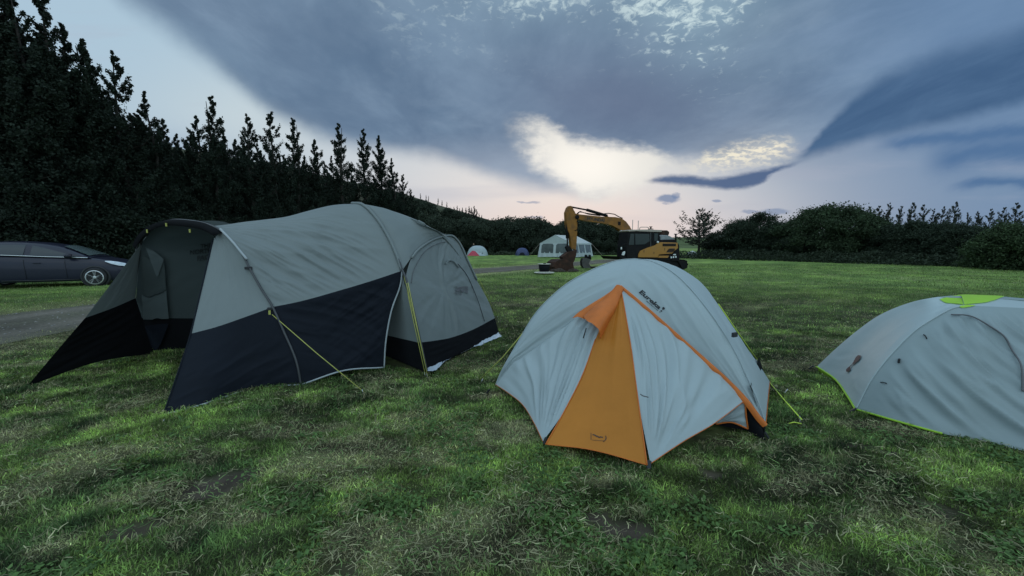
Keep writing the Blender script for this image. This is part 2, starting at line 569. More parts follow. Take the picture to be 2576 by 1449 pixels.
def on_sheet(name, g, xy, faces, m, parent, uv0, ex, ey, lift=0.003):
    """flat marks laid on a cloth sheet g: (x, y) -> uv0 + x*ex + y*ey"""
    n = gnormal(g)
    nv, nu = g.shape[0] - 1, g.shape[1] - 1
    uv = np.asarray(uv0) + xy[:, :1] * np.asarray(ex) + xy[:, 1:2] * np.asarray(ey)
    x, y = np.clip(uv[:, 0], 0, 1) * nu, np.clip(uv[:, 1], 0, 1) * nv
    i, j = np.minimum(x.astype(int), nu - 1), np.minimum(y.astype(int), nv - 1)
    fx, fy = (x - i)[:, None], (y - j)[:, None]

    def at(a): return (a[j, i] * (1 - fx) + a[j, i + 1] * fx) * (1 - fy) + (a[j + 1, i] * (1 - fx) + a[j + 1, i + 1] * fx) * fy
    p = at(g) + at(n) * lift - off(parent)
    me = bpy.data.meshes.new(name); me.from_pydata([tuple(q) for q in p], [], faces); me.update()
    return link(name, me, m, parent)


def to_px(p):
    d = np.asarray(p, float) - CAM
    zc = d[..., 1] * CT - d[..., 2] * ST
    yc = d[..., 1] * ST + d[..., 2] * CT
    return np.stack([1288 + F * d[..., 0] / zc, 724.5 - F * yc / zc], -1)


def sheet_uv(g, pts):
    """(u, v) on a cloth sheet for spots read off the photograph"""
    nv, nu = g.shape[0] - 1, g.shape[1] - 1
    q = to_px(g); out = []
    for p in np.asarray(pts, float):
        d = ((q - p) ** 2).sum(-1)
        j, i = np.unravel_index(np.argmin(d), d.shape)
        x, y = float(i), float(j)
        for _ in range(6):
            i0, j0 = int(np.clip(round(x), 1, nu - 1)), int(np.clip(round(y), 1, nv - 1))
            J = np.stack([(q[j0, i0 + 1] - q[j0, i0 - 1]) / 2, (q[j0 + 1, i0] - q[j0 - 1, i0]) / 2], 1)
            try: s = np.linalg.solve(J, p - q[j0, i0])
            except np.linalg.LinAlgError: break
            s = np.clip(s, -3, 3)
            x, y = np.clip(i0 + s[0], 0, nu), np.clip(j0 + s[1], 0, nv)
        out.append((x / nu, y / nv))
    return np.array(out)


UNIT = (np.array([1.0, 0.0]), np.array([0.0, 1.0]))


def mark(name, g, polys, m, parent, lift=0.004):
    """flat printed shapes, outlines given as seen in the photograph"""
    V, Fc = [], []
    for poly in polys:
        b = len(V); V += [tuple(p) for p in sheet_uv(g, poly)]; Fc.append(tuple(range(b, b + len(poly))))
    return on_sheet(name, g, np.array(V), Fc, m, parent, (0, 0), *UNIT, lift)


def blob(cx_, cy_, rx, ry, ang=0.0, n=12):
    a = np.linspace(0, 2 * np.pi, n, endpoint=False)
    x, y = rx * np.cos(a), ry * np.sin(a)
    return [(cx_ + X * math.cos(ang) - Y * math.sin(ang), cy_ + X * math.sin(ang) + Y * math.cos(ang)) for X, Y in zip(x, y)]


def stroke(x0, y0, x1, y1, wd):
    d = np.array([x1 - x0, y1 - y0], float); n = np.array([-d[1], d[0]]) / np.linalg.norm(d) * wd / 2
    return [(x0 - n[0], y0 - n[1]), (x1 - n[0], y1 - n[1]), (x1 + n[0], y1 + n[1]), (x0 + n[0], y0 + n[1])]


def write_on(name, g, txt, p0, p1, ptop, m, parent, bold=0.01, lift=0.004):
    """lettering from p0 to p1 along the foot of the letters, ptop over p0 at cap height"""
    v, f = letters(txt, 0, bold)
    x0, wd = v[:, 0].min(), v[:, 0].max() - v[:, 0].min()
    p0, p1, ptop = (np.array(p, float) for p in (p0, p1, ptop))
    px = p0 + (v[:, :1] - x0) / wd * (p1 - p0) + v[:, 1:2] / 0.70 * (ptop - p0)
    return on_sheet(name, g, sheet_uv(g, px), f, m, parent, (0, 0), *UNIT, lift)


def px_patch(name, g, bottom, top, m, parent, lift=0.008, nu=20, nv=10):
    """a piece of another colour let into a sheet, its outline as seen in the photograph"""
    z = lambda q: [(x, y, 0.0) for x, y in q]
    c = coons(z(bottom), z(top), z([bottom[0], top[0]]), z([bottom[-1], top[-1]]), nu, nv)[..., :2].reshape(-1, 2)
    i = (np.arange(nv)[:, None] * (nu + 1) + np.arange(nu)[None]).ravel()
    fc = [tuple(int(k) for k in q) for q in np.stack([i, i + 1, i + nu + 2, i + nu + 1], 1)]
    return on_sheet(name, g, sheet_uv(g, c), fc, m, parent, (0, 0), *UNIT, lift)

# ------------------------------------------------------------------ ground, track, grass
ROAD = rs([(-9.0, -14, 0), (-9.1, 0, 0), (-9.05, 8, 0), (-8.3, 12.5, 0), (-6.2, 16.8, 0), (-2.4, 21.6, 0), (1.8, 26.6, 0), (7.5, 34.5, 0), (13.5, 42.0, 0), (24.0, 50.0, 0), (60.0, 66.0, 0)], 220)


def road_d(x, y):
    x, y = np.asarray(x, float), np.asarray(y, float)
    best = np.full(x.shape, 1e9)
    near = (x > -16) & (x < 70) & (y > -20) & (y < 75)
    xf, yf = x[near], y[near]
    b = np.full(xf.shape, 1e9)
    for k in range(0, len(ROAD), 2):
        b = np.minimum(b, (xf - ROAD[k, 0]) ** 2 + (yf - ROAD[k, 1]) ** 2)
    best[near] = np.sqrt(b)
    return best


def gz(x, y):
    m = sst(road_d(x, y), 2.3, 4.5)
    d = np.hypot(x, y)
    near = sst(d, 120.0, 60.0) if False else 1.0 - sst(d, 60.0, 140.0)
    return ((fbm(np.asarray(x) * 1.3, np.asarray(y) * 1.3, 3, 3) - 0.5) * 0.05 + (fbm(np.asarray(x) * 0.25, np.asarray(y) * 0.25, 4, 2) - 0.5) * 0.10) * m * near


SOIL = [(*gp(563, 1216)[:2], 0.21, 0.15, 0.5), (*gp(520, 1245)[:2], 0.10, 0.09, 0.0), (*gp(1572, 1322)[:2], 0.16, 0.085, -0.2), (*gp(1500, 1300)[:2], 0.12, 0.05, 0.3), (*gp(2200, 1134)[:2], 0.16, 0.05, -0.6),
        (*gp(868, 1440)[:2], 0.07, 0.05, 0.2), (*gp(1785, 1180)[:2], 0.09, 0.05, 0.0), (*gp(330, 1340)[:2], 0.13, 0.07, 0.3), (*gp(1300, 1060)[:2], 0.09, 0.05, 0.3),
        (*gp(2380, 1285)[:2], 0.12, 0.05, -0.5), (*gp(1085, 1275)[:2], 0.06, 0.04, 0.0)]
STRAW = [(*gp(1490, 1195)[:2], 0.16, 0.09, 0.1), (*gp(1230, 995)[:2], 0.22, 0.10, 0.2), (*gp(1035, 1045)[:2], 0.22, 0.11, 0.2), (*gp(960, 1130)[:2], 0.14, 0.14, 0.4), (*gp(1990, 920)[:2], 0.45, 0.18, 0.0), (*gp(2240, 1080)[:2], 0.35, 0.12, -0.3),
         (*gp(2380, 900)[:2], 0.3, 0.1, 0.0), (*gp(1520, 1360)[:2], 0.14, 0.08, 0.1), (*gp(1090, 1150)[:2], 0.16, 0.10, 0.0), (*gp(1990, 1215)[:2], 0.2, 0.08, 0.0), (*gp(740, 1090)[:2], 0.4, 0.1, 0.2), (*gp(1990, 1440)[:2], 0.2, 0.08, 0.0), (*gp(660, 1300)[:2], 0.2, 0.08, 0.5)]


def spots(x, y, lst):
    m = np.zeros(np.shape(x))
    wx = (fbm(x * 9, y * 9, 31, 3) - 0.5) * 0.14; wy = (fbm(x * 9, y * 9, 37, 3) - 0.5) * 0.14
    for cx_, cy_, a, b, r in lst:
        dx, dy = x + wx - cx_, y + wy - cy_
        c, s = math.cos(r), math.sin(r)
        d = np.sqrt(((dx * c + dy * s) / a) ** 2 + ((-dx * s + dy * c) / b) ** 2)
        m = np.maximum(m, 1 - sst(d, 0.7, 1.25))
    return m


def fields(x, y):
    """how bare, how straw coloured, how lush the turf is at a place"""
    near = 1 - sst(np.hypot(x, y), 7, 16)
    soil = spots(x, y, SOIL)
    straw = np.maximum(spots(x, y, STRAW) * 0.9, sst(fbm(x * 1.5, y * 2.4, 11, 4), 0.545, 0.74) * (0.2 + 0.62 * near))
    straw = np.maximum(straw, sst(fbm(x * 5.5, y * 7.0, 15, 3), 0.62, 0.80) * 0.6 * near)
    lush = np.maximum(sst(fbm(x * 1.1 + 7, y * 1.6, 21, 4), 0.46, 0.66), sst(fbm(x * 3.2 + 7, y * 4.0, 23, 4), 0.54, 0.70) * near)
    dark = sst(fbm(x * 2.6, y * 3.4 + 5, 25, 4), 0.50, 0.70) * (0.35 + 0.65 * near)
    rd = road_d(x, y)
    straw = np.maximum(straw, (1 - sst(rd, 1.9, 3.2)) * 0.6)
    return soil, straw, lush, dark


def mottle(x, y):
    """clumps a hand or two across: some thick and dark, some thin and bright"""
    near = 1 - sst(np.hypot(x, y), 6, 18)
    m = (fbm(x * 5.0 + 2, y * 6.5, 27, 4) - 0.5) * 3.6 * (0.10 + 0.90 * near) + (fbm(x * 0.7, y * 1.0, 29, 3) - 0.5) * (0.7 + 0.9 * near)
    return np.exp(np.clip(m, -1.1, 0.75))


G_GREEN, G_LUSH, G_DARK, G_STRAW, G_SOIL = (np.array(c) for c in ((0.120, 0.184, 0.050), (0.215, 0.305, 0.074), (0.038, 0.078, 0.028), (0.37, 0.33, 0.185), (0.072, 0.056, 0.045)))


def turf_col(x, y):
    soil, straw, lush, dark = fields(x, y)
    c = G_GREEN[None] + 0 * x[:, None]
    c = c + (G_LUSH - c) * (lush * 0.85)[:, None]
    c = c + (G_DARK - c) * (dark * 0.75)[:, None]
    c = c + (G_STRAW - c) * (straw * 0.62)[:, None]
    mo = mottle(x, y)[:, None]
    c = c * mo * np.array([1.0, 1.0, 1.0]) + np.maximum(mo - 1, 0) * np.array([0.012, 0.004, 0.0])
    return c, soil, straw, lush, dark


def axis(lo, hi, fine, grow):
    a, x, s = [0.0], 0.0, fine
    while x < hi:
        s *= grow; x += s; a.append(x)
    b, x, s = [], 0.0, fine
    while x > lo:
        s *= grow; x -= s; b.append(x)
    return np.array(b[::-1] + a)


gx, gy = axis(-900, 900, 0.05, 1.045), axis(-60, 2400, 0.05, 1.045) + 2.5
GX, GY = np.meshgrid(gx, gy)
fxy = (GX.ravel(), GY.ravel())
tc_, soil_, straw_, lush_, dark_ = turf_col(*fxy)
dist_ = np.hypot(*fxy)
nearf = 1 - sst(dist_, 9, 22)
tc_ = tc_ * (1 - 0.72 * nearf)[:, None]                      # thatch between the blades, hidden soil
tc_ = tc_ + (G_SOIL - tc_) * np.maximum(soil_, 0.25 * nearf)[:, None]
Zg = gz(*fxy) - soil_ * 0.02
nU, nV = len(gx), len(gy)
gi = (np.arange(nV - 1)[:, None] * nU + np.arange(nU - 1)[None]).ravel()
m_turf = mat('turf', (1, 1, 1), rough=0.95, spec=0.1, vary=0.35, vscale=5.0, bump=0.6, bscale=40.0, attr='tint')
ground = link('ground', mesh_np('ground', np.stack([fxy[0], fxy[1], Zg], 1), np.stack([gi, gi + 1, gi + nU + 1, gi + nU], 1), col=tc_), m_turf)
ground['kind'] = 'structure'

# gravel track
nr, na = len(ROAD), 14
tang = np.gradient(ROAD, axis=0); tang /= np.linalg.norm(tang, axis=1, keepdims=True)
side = np.stack([tang[:, 1], -tang[:, 0], 0 * tang[:, 0]], 1)
RV, RC = [], []
for i in range(nr):
    s_ = i * 0.45
    wl = 1.55 + 0.35 * (fbm(np.array([s_]), np.array([1.0]), 51)[0] - 0.5) * 2
    wr = 1.55 + 0.35 * (fbm(np.array([s_]), np.array([9.0]), 52)[0] - 0.5) * 2
    for k in range(na + 1):
        t = k / na
        p = ROAD[i] + side[i] * (-wl + t * (wl + wr))
        crown = 0.018 * (1 - (2 * t - 1) ** 2)
        mid = math.exp(-((t - 0.5) / 0.13) ** 2)
        RV.append((p[0], p[1], 0.008 + crown))
        n_ = fbm(np.array([p[0] * 1.5]), np.array([p[1] * 1.5]), 55)[0]
        g_ = 0.45 + 1.1 * n_ * (0.7 + 0.6 * vnoise(np.array([p[0] * 6]), np.array([p[1] * 6]), 57)[0]) + 0.25 * math.exp(-((abs(t - 0.5) - 0.27) / 0.08) ** 2)
        c = np.array([0.110, 0.097, 0.080]) * g_
        c = c + (np.array([0.10, 0.105, 0.06]) - c) * (mid * 0.45 * n_ * 1.6 + (abs(2 * t - 1) ** 6) * 0.6)
        RC.append(c)
ri = (np.arange(nr - 1)[:, None] * (na + 1) + np.arange(na)[None]).ravel()
m_road = mat('gravel', (1, 1, 1), rough=0.95, spec=0.15, vary=0.3, vscale=25.0, bump=0.8, bscale=90.0, attr='tint')
road = link('gravel_track', mesh_np('gravel_track', RV, np.stack([ri, ri + 1, ri + na + 2, ri + na + 1], 1), col=np.array(RC)), m_road)
road['kind'] = 'structure'

# loose stones and grit on the nearer half of the track
def stones():
    r = np.random.default_rng(5)
    k = r.integers(30, 120, 2600)
    p = ROAD[k] + side[k] * r.uniform(-1.5, 1.5, 2600)[:, None] + tang[k] * r.uniform(-.3, .3, 2600)[:, None]
    s = r.uniform(0.008, 0.03, 2600)
    o8 = np.array([(1, 0, 0), (0, 1, 0), (-1, 0, 0), (0, -1, 0), (0, 0, .7), (0, 0, -.4)])
    v = p[:, None] + o8[None] * s[:, None, None] * r.uniform(0.7, 1.3, (2600, 6, 1))
    v[..., 2] += 0.022
    t = np.array([(0, 1, 4), (1, 2, 4), (2, 3, 4), (3, 0, 4), (1, 0, 5), (2, 1, 5), (3, 2, 5), (0, 3, 5)])
    tr = (np.arange(2600)[:, None, None] * 6 + t[None]).reshape(-1, 3)
    o = link('gravel_stones', mesh_np('gravel_stones', v.reshape(-1, 3), None, tr, False), mat('stone', (0.2, 0.19, 0.175), rough=0.9, vary=0.4, vscale=9))
    o['kind'] = 'stuff'
stones()


def inside(x, y, poly):
    r = np.zeros(x.shape, bool)
    n = len(poly)
    for i in range(n):
        x0, y0 = poly[i]; x1, y1 = poly[(i + 1) % n]
        c = ((y0 > y) != (y1 > y)) & (x < (x1 - x0) * (y - y0) / (y1 - y0 + 1e-12) + x0)
        r ^= c
    return r


KEEP_OUT = []        # floors of the tents, filled in before the grass is sown


def sow(n, y0, y1, margin, L, W, seed, segs=2):
    r = np.random.default_rng(seed)
    # even per square metre over the wedge in view, plus a margin to either side
    y = y0 + (y1 - y0) * r.random(int(n))
    half = 1.36 * y + margin
    keep = r.random(len(y)) < half / (1.36 * y1 + margin)
    y, half = y[keep], half[keep]
    x = (r.random(len(y)) * 2 - 1) * half
    ok = np.ones(len(x), bool)
    for poly in KEEP_OUT: ok &= ~inside(x, y, poly)
    rd = road_d(x, y)
    ok &= (rd > 1.05 + r.random(len(x)) * 0.85) | ((rd < 0.38) & (r.random(len(x)) < 0.30))
    x, y = x[ok], y[ok]
    col, soil, straw, lush, dark = turf_col(x, y)
    ok = r.random(len(x)) > soil * 0.985
    x, y, col, straw, lush, dark = x[ok], y[ok], col[ok], straw[ok], lush[ok], dark[ok]
    n = len(x)
    tuft = fbm(x * 7, y * 7, 61, 3)
    Ln = L * (0.40 + 0.9 * r.random(n)) * (0.35 + 1.3 * tuft) * (1 - 0.35 * straw) * (1 + 0.35 * dark)
    Wn = W * (0.6 + 0.8 * r.random(n))
    # the sward lies over: a shared lean that turns slowly, and each blade its own way
    comb = fbm(x * 1.7, y * 1.7, 71, 3) * 12.0
    th = comb + r.normal(0, 1.7, n)
    lean = np.clip(0.80 + 0.35 * straw + r.normal(0, 0.36, n), 0.1, 1.5)
    d = np.stack([np.cos(th), np.sin(th)], 1)
    pz = gz(x, y)
    tw = th + np.pi / 2 + r.normal(0, 0.5, n)
    sd = np.stack([np.cos(tw), np.sin(tw), r.normal(0, 0.25, n)], 1) * (Wn / 2)[:, None]
    p0 = np.stack([x, y, pz - 0.004], 1)
    l1, l2 = lean * 0.6, np.minimum(lean * 1.25, 1.62)
    p1 = p0 + np.concatenate([d * (np.sin(l1) * Ln * 0.55)[:, None], (np.cos(l1) * Ln * 0.55)[:, None]], 1)
    p2 = p1 + np.concatenate([d * (np.sin(l2) * Ln * 0.5)[:, None], (np.cos(l2) * Ln * 0.5)[:, None]], 1)
    # colour: each blade its own, some straw
    j = r.random(n)
    c = col * np.exp(r.normal(0, 0.36, n))[:, None]
    dry = j < (0.07 + 0.42 * straw)
    c[dry] = G_STRAW * (0.55 + 0.8 * r.random(dry.sum()))[:, None]
    pale = (j > 0.93)
    c[pale] = c[pale] * 1.5 + np.array([0.02, 0.02, 0.01])
    if segs == 2:
        V = np.stack([p0 - sd, p0 + sd, p1 - sd * 0.75, p1 + sd * 0.75, p2], 1)
        T = np.array([(0, 1, 3), (0, 3, 2), (2, 3, 4)])
        k = 5
        shade = np.array([0.6, 0.6, 1.0, 1.0, 1.15])
    else:
        V = np.stack([p0 - sd, p0 + sd, p2], 1); T = np.array([(0, 1, 2)]); k = 3
        shade = np.array([0.8, 0.8, 1.1])
    C = np.repeat(c[:, None], k, 1)
    return V.reshape(-1, 3), (np.arange(n)[:, None, None] * k + T[None]).reshape(-1, 3), C.reshape(-1, 3)


def clover(n, seed):
    """flat small leaves of clover and plantain in the lush patches near by"""
    r = np.random.default_rng(seed)
    y = 1.3 + 4.2 * r.random(n) ** 1.3
    x = (r.random(n) * 2 - 1) * (1.36 * y + 0.5)
    _, _, lush, dark = fields(x, y)
    ok = (r.random(n) < lush * sst(fbm(x * 3, y * 3, 81, 3), 0.5, 0.65)) & (road_d(x, y) > 1.8)
    for poly in KEEP_OUT: ok &= ~inside(x, y, poly)
    x, y = x[ok], y[ok]; n = len(x)
    s = 0.006 + 0.009 * r.random(n); th = r.random(n) * 6.28
    z = gz(x, y) + 0.008 + 0.02 * r.random(n)
    a = np.stack([np.cos(th), np.sin(th), r.normal(0, .35, n)], 1) * s[:, None]
    b = np.stack([-np.sin(th), np.cos(th), r.normal(0, .35, n)], 1) * (s * 0.8)[:, None]
    p = np.stack([x, y, z], 1)
    V = np.stack([p - a, p + b, p + a, p - b], 1).reshape(-1, 3)
    q = (np.arange(n)[:, None] * 4 + np.arange(4)[None])
    c = np.repeat((np.array([0.10, 0.175, 0.05])[None] * (0.6 + 0.8 * r.random(n))[:, None])[:, None], 4, 1).reshape(-1, 3)
    return V, q, c


def clippings(n, seed):
    """dry cut stems lying on top of the sward, raked together here and there"""
    r = np.random.default_rng(seed)
    y = 1.25 + 6.5 * r.random(n) ** 1.4
    x = (r.random(n) * 2 - 1) * (1.36 * y + 0.6)
    soil, straw, _, _ = fields(x, y)
    w_ = np.maximum(np.maximum(straw, soil * 0.22), sst(fbm(x * 2.2, y * 3.0, 85, 4), 0.50, 0.72)) + 0.06
    ok = (r.random(n) < w_) & (road_d(x, y) > 1.8)
    for poly in KEEP_OUT: ok &= ~inside(x, y, poly)
    x, y = x[ok], y[ok]; n = len(x)
    th = r.random(n) * 6.28; Ln = 0.02 + 0.05 * r.random(n); wd = 0.0008 + 0.0008 * r.random(n) + 0.0004 * y
    z = gz(x, y) + 0.012 + 0.028 * r.random(n)
    d = np.stack([np.cos(th), np.sin(th), r.normal(0, .25, n)], 1); s = np.stack([-np.sin(th), np.cos(th), r.normal(0, .3, n)], 1) * wd[:, None]
    p = np.stack([x, y, z], 1); b = d * (Ln / 2)[:, None]
    k = s / wd[:, None] * (r.normal(0, .18, n) * Ln)[:, None]
    V = np.stack([p - b - s, p - b + s, p + k + s, p + k - s, p + b + s * .4, p + b - s * .4], 1).reshape(-1, 3)
    i6 = np.arange(n)[:, None] * 6
    q = np.concatenate([i6 + np.array([[0, 1, 2, 3]]), i6 + np.array([[3, 2, 4, 5]])])
    c = np.array([0.33, 0.31, 0.175])[None] * np.exp(r.normal(0, .35, n))[:, None]
    gr = r.random(n) < .45; c[gr] = np.array([0.17, 0.26, 0.085]) * np.exp(r.normal(0, .3, gr.sum()))[:, None]
    return V, q, np.repeat(c[:, None], 6, 1).reshape(-1, 3)


def grow_grass():
    m_blade = mat('grass_blade', (1, 1, 1), rough=0.6, spec=0.25, vary=0.1, vscale=3, transl=0.35, attr='tint')
    parts = [sow(390000, 1.05, 3.1, 2.2, 0.032, 0.0046, 1), sow(230000, 3.1, 4.7, 2.2, 0.036, 0.0064, 2), sow(200000, 4.7, 6.6, 2.2, 0.042, 0.0085, 5, 1),
             sow(230000, 6.5, 13.0, 2.2, 0.050, 0.011, 3, 1), sow(230000, 13.0, 30.0, 2.2, 0.065, 0.022, 4, 1)]
    V = np.vstack([p[0] for p in parts]); C = np.vstack([p[2] for p in parts])
    o = 0; T = []
    for p in parts: T.append(p[1] + o); o += len(p[0])
    v, q, c = clippings(52000, 15)
    cl_ = link('cut_grass', mesh_np('cut_grass', v, q, None, False, c), m_blade); cl_['kind'] = 'stuff'
    g = link('grass', mesh_np('grass', V, None, np.vstack(T), False, C), m_blade); g['kind'] = 'stuff'
    v, q, c = clover(120000, 9)
    k = link('clover', mesh_np('clover', v, q, None, False, c), m_blade); k['kind'] = 'stuff'

# ------------------------------------------------------------------ tents
m_grey = mat('tent_grey', (0.183, 0.207, 0.204), rough=0.55, spec=0.25, vary=0.04, vscale=2.0, bump=0.45, bscale=9, transl=0.09)
m_navy = mat('tent_navy', (0.0095, 0.012, 0.018), rough=0.7, spec=0.10, vary=0.08, vscale=2.0, bump=0.45, bscale=9, transl=0.02)
m_black = mat('black_fabric', (0.008, 0.0085, 0.010), rough=0.8, spec=0.06, vary=0.1, vscale=4.0, bump=0.1, bscale=150)
m_porch_shaded = mat('porch_grey_shaded', (0.058, 0.072, 0.072), rough=0.7, spec=0.2, vary=0.06, vscale=2.0, transl=0.15)  # tent grey darkened: the shade inside the porch is put into the colour
m_pale = mat('tent_pale', (0.425, 0.492, 0.508), rough=0.5, spec=0.3, vary=0.035, vscale=2.5, bump=0.45, bscale=9, transl=0.25)
m_orange = mat('tent_orange', (0.60, 0.215, 0.027), rough=0.5, spec=0.3, vary=0.05, vscale=3, bump=0.45, bscale=9, transl=0.30)
m_trim = mat('orange_trim', (0.62, 0.165, 0.03), rough=0.5, spec=0.3, vary=0.1, vscale=12, transl=0.15)
m_lime = mat('lime_fabric', (0.42, 0.70, 0.06), rough=0.5, spec=0.3, vary=0.05, transl=0.3)
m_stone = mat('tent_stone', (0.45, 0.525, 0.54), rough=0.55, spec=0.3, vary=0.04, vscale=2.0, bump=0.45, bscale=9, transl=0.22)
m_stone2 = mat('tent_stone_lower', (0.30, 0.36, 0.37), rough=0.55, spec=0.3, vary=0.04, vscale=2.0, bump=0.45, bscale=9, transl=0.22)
m_guy = mat('guy_line', (0.38, 0.38, 0.085), rough=0.6, vary=0.1)
m_guyl = mat('guy_line_lime', (0.58, 0.75, 0.08), rough=0.6, vary=0.1)
m_pole = mat('tent_pole', (0.045, 0.047, 0.05), rough=0.45, spec=0.5, vary=0.1)
m_pipe = mat('pale_piping', (0.33, 0.36, 0.37), rough=0.6, vary=0.1)
m_ink = mat('black_print', (0.014, 0.015, 0.018), rough=0.6, vary=0.05)
m_inkg = mat('grey_print', (0.10, 0.10, 0.105), rough=0.6, vary=0.05)
m_tarp = mat('white_tarp', (0.45, 0.50, 0.56), rough=0.45, vary=0.1, vscale=5, bump=0.3, bscale=20)
m_alu = mat('aluminium', (0.5, 0.5, 0.52), rough=0.4, metal=1.0, vary=0.1)


def lift(p, z): return np.array([p[0], p[1], z])
def mixp(a, b, t): return np.asarray(a) * (1 - t) + np.asarray(b) * t


def peg(root, p, lean):
    d = np.array([lean[0], lean[1], 0.0])
    tubes('tent_peg', [[p + d * 0.05 + np.array([0, 0, 0.045]), p - np.array([0, 0, 0.03])]], 0.005, m_alu, root)


# ---- the big grey and navy family tent
C1, C2 = gp(1072, 938), gp(1256, 845)
wv = np.array([-0.919, 0.394, 0.0])
C4, C3 = C1 + wv * 2.75, C2 + wv * 2.75
big = thing('family_tent', 'large grey and navy tunnel tent with its arched front porch open', 'tent', tuple(mixp(C1, C3, 0.5)[:2]) + (0.0,))
RF = gp(760, 974); LF = gp(322, 892)
PEAK = vpl(885, 513, C1, (-2.1, 5.2, 0))


def arch(px, py): return vpl(px, py, RF, LF)
legR = [RF, arch(746, 906), arch(716, 835), arch(687, 772), arch(657, 724), arch(630, 676), arch(611, 640), arch(586, 609), arch(557, 580)]
top_front = [arch(557, 580), arch(520, 564), arch(480, 556.5), arch(440, 554.5), arch(412, 561), arch(390, 573), arch(372, 590), arch(358, 609)]
legL = [arch(358, 609), arch(351, 655), arch(345, 700), arch(338, 760), arch(330, 830), LF]
ATOP = arch(470, 556)


def p1(px, py): return vpl(px, py, C1, (-2.1, 5.2, 0))
seamN = [p1(1011, 681), p1(997, 642.5), p1(976, 596.5), p1(947, 550), p1(913, 517), PEAK]
J = seamN[0]
ridge = [arch(540, 573), mixp(arch(540, 573), PEAK, 0.3) + [0, 0.12, -0.03], mixp(arch(540, 573), PEAK, 0.62) + [0, 0.1, 0.0], PEAK]
# the ridge as the eye sees it: from the front arch over to the peak
rv = (RF + LF) / 2 + np.array([0, 0.1, 0])
def rdg(px, py): return vpl(px, py, ATOP, PEAK)
ridge = [ATOP, rdg(532, 568), rdg(616, 558), rdg(668, 552), rdg(720, 545), rdg(771, 531.5), rdg(821, 519), rdg(855, 514), PEAK]
split = [arch(687, 772), onp(760, 757, mixp(arch(687, 772), J, 0.25), (0.69, -0.72, 0.0)), onp(843, 734, mixp(arch(687, 772), J, 0.52), (0.69, -0.72, 0)),
         onp(930, 708, mixp(arch(687, 772), J, 0.78), (0.69, -0.72, 0)), J]
Q = gp(965.5, 924, 0.04)
legU = [arch(687, 772), arch(657, 724), arch(630, 676), arch(611, 640), arch(586, 609), arch(557, 580)]
legV = legU + [arch(520, 566), ATOP]
legD = [RF + [0, 0, .03], arch(746, 906), arch(716, 835), arch(687, 772)]


def roof_wr(U, V):
    d = wrinkle(U, V, -0.95, 1.5, 17, 5, 0.050) * sst(V, 0.98, 0.4) * sst(U, 1.0, 0.55)
    d += wrinkle(U, V, -0.45, 1.2, 8, 6, 0.034) * (0.4 + 0.6 * sst(U, 0.9, 0.2))
    return d - 0.05 * np.sin(np.pi * U) * np.sin(np.pi * V) * 0.6
_, g_roof = cloth('fly_roof', coons(split, ridge, legV, seamN, 130, 110), m_grey, big, roof_wr)
flare = [Q, onp(970, 856, mixp(Q, J, 0.35), (0.69, -0.72, 0)), onp(984, 781, mixp(Q, J, 0.65), (0.69, -0.72, 0)), onp(1005, 722, mixp(Q, J, 0.9), (0.69, -0.72, 0)), J]
hem = [RF + [0, 0, .03], onp(867, 931.5, mixp(RF, Q, 0.5), (0.69, -0.72, 0)), Q]


def skirt_wr(U, V):
    return wrinkle(U, V, 0.55, 1.3, 7, 8, 0.03) * sst(U, 0.15, 0.6) + wrinkle(U, V, 2.5, 1.2, 9, 18, 0.022) - 0.05 * np.sin(np.pi * U) * np.sin(np.pi * V)
cloth('fly_skirt', coons(hem, split, legD, flare, 100, 60), m_navy, big, skirt_wr)

# right porch wing, staked out to the front
PG = gp(414, 1043, 0.03)
FT = arch(538, 601)
wing_edge = lambda px, py: vpl(px, py, PG, FT)
eU = [wing_edge(482, 839), wing_edge(511, 716), FT]
eD = [PG, wing_edge(449, 940), wing_edge(482, 839)]
wing_split = [wing_edge(482, 839), mixp(wing_edge(482, 839), arch(687, 772), 0.3) + [0, 0, -.015], mixp(wing_edge(482, 839), arch(687, 772), 0.65) + [0, 0, -0.01], arch(687, 772)]
cloth('porch_wing', coons(wing_split, [FT, arch(557, 580)], eU, legU, 60, 70), m_grey, big,
      lambda U, V: wrinkle(U, V, 1.25, 1.4, 7, 12, 0.012) - 0.03 * np.sin(np.pi * U) * np.sin(np.pi * V))
wing_hem = [PG, gp(511, 1017, .04), gp(637, 978, .03), RF + [0, 0, .03]]
cloth('porch_wing_skirt', coons(wing_hem, wing_split, eD, legD, 70, 60), m_navy, big,
      lambda U, V: wrinkle(U, V, 0.5, 1.3, 6, 14, 0.025) * sst(V, 0.9, 0.3))
# left porch wing
PL = gp(68, 972, 0.02)
LI = gp(386, 889, 0.03)
le = lambda px, py: vpl(px, py, PL, legL[0])
lsp = [le(214, 800), mixp(le(214, 800), arch(341, 750), 0.5) + [0, 0, -.01], arch(341, 750)]
cloth('porch_wing', coons(lsp, [legL[0], legL[0]], [le(214, 800), le(292, 697), legL[0]], [arch(341, 750), arch(351, 655), legL[0]], 40, 50), m_grey, big,
      lambda U, V: wrinkle(U, V, 1.3, 1.4, 6, 22, 0.008))
cloth('porch_wing_skirt', coons([PL, mixp(PL, LI, 0.5) + [0, 0, .07], LI], lsp + [], [PL, le(140, 886), le(214, 800)], [LI, mixp(LI, arch(341, 750), .5), arch(341, 750)], 50, 40), m_black, big,
      lambda U, V: wrinkle(U, V, 0.4, 1.3, 6, 24, 0.02))
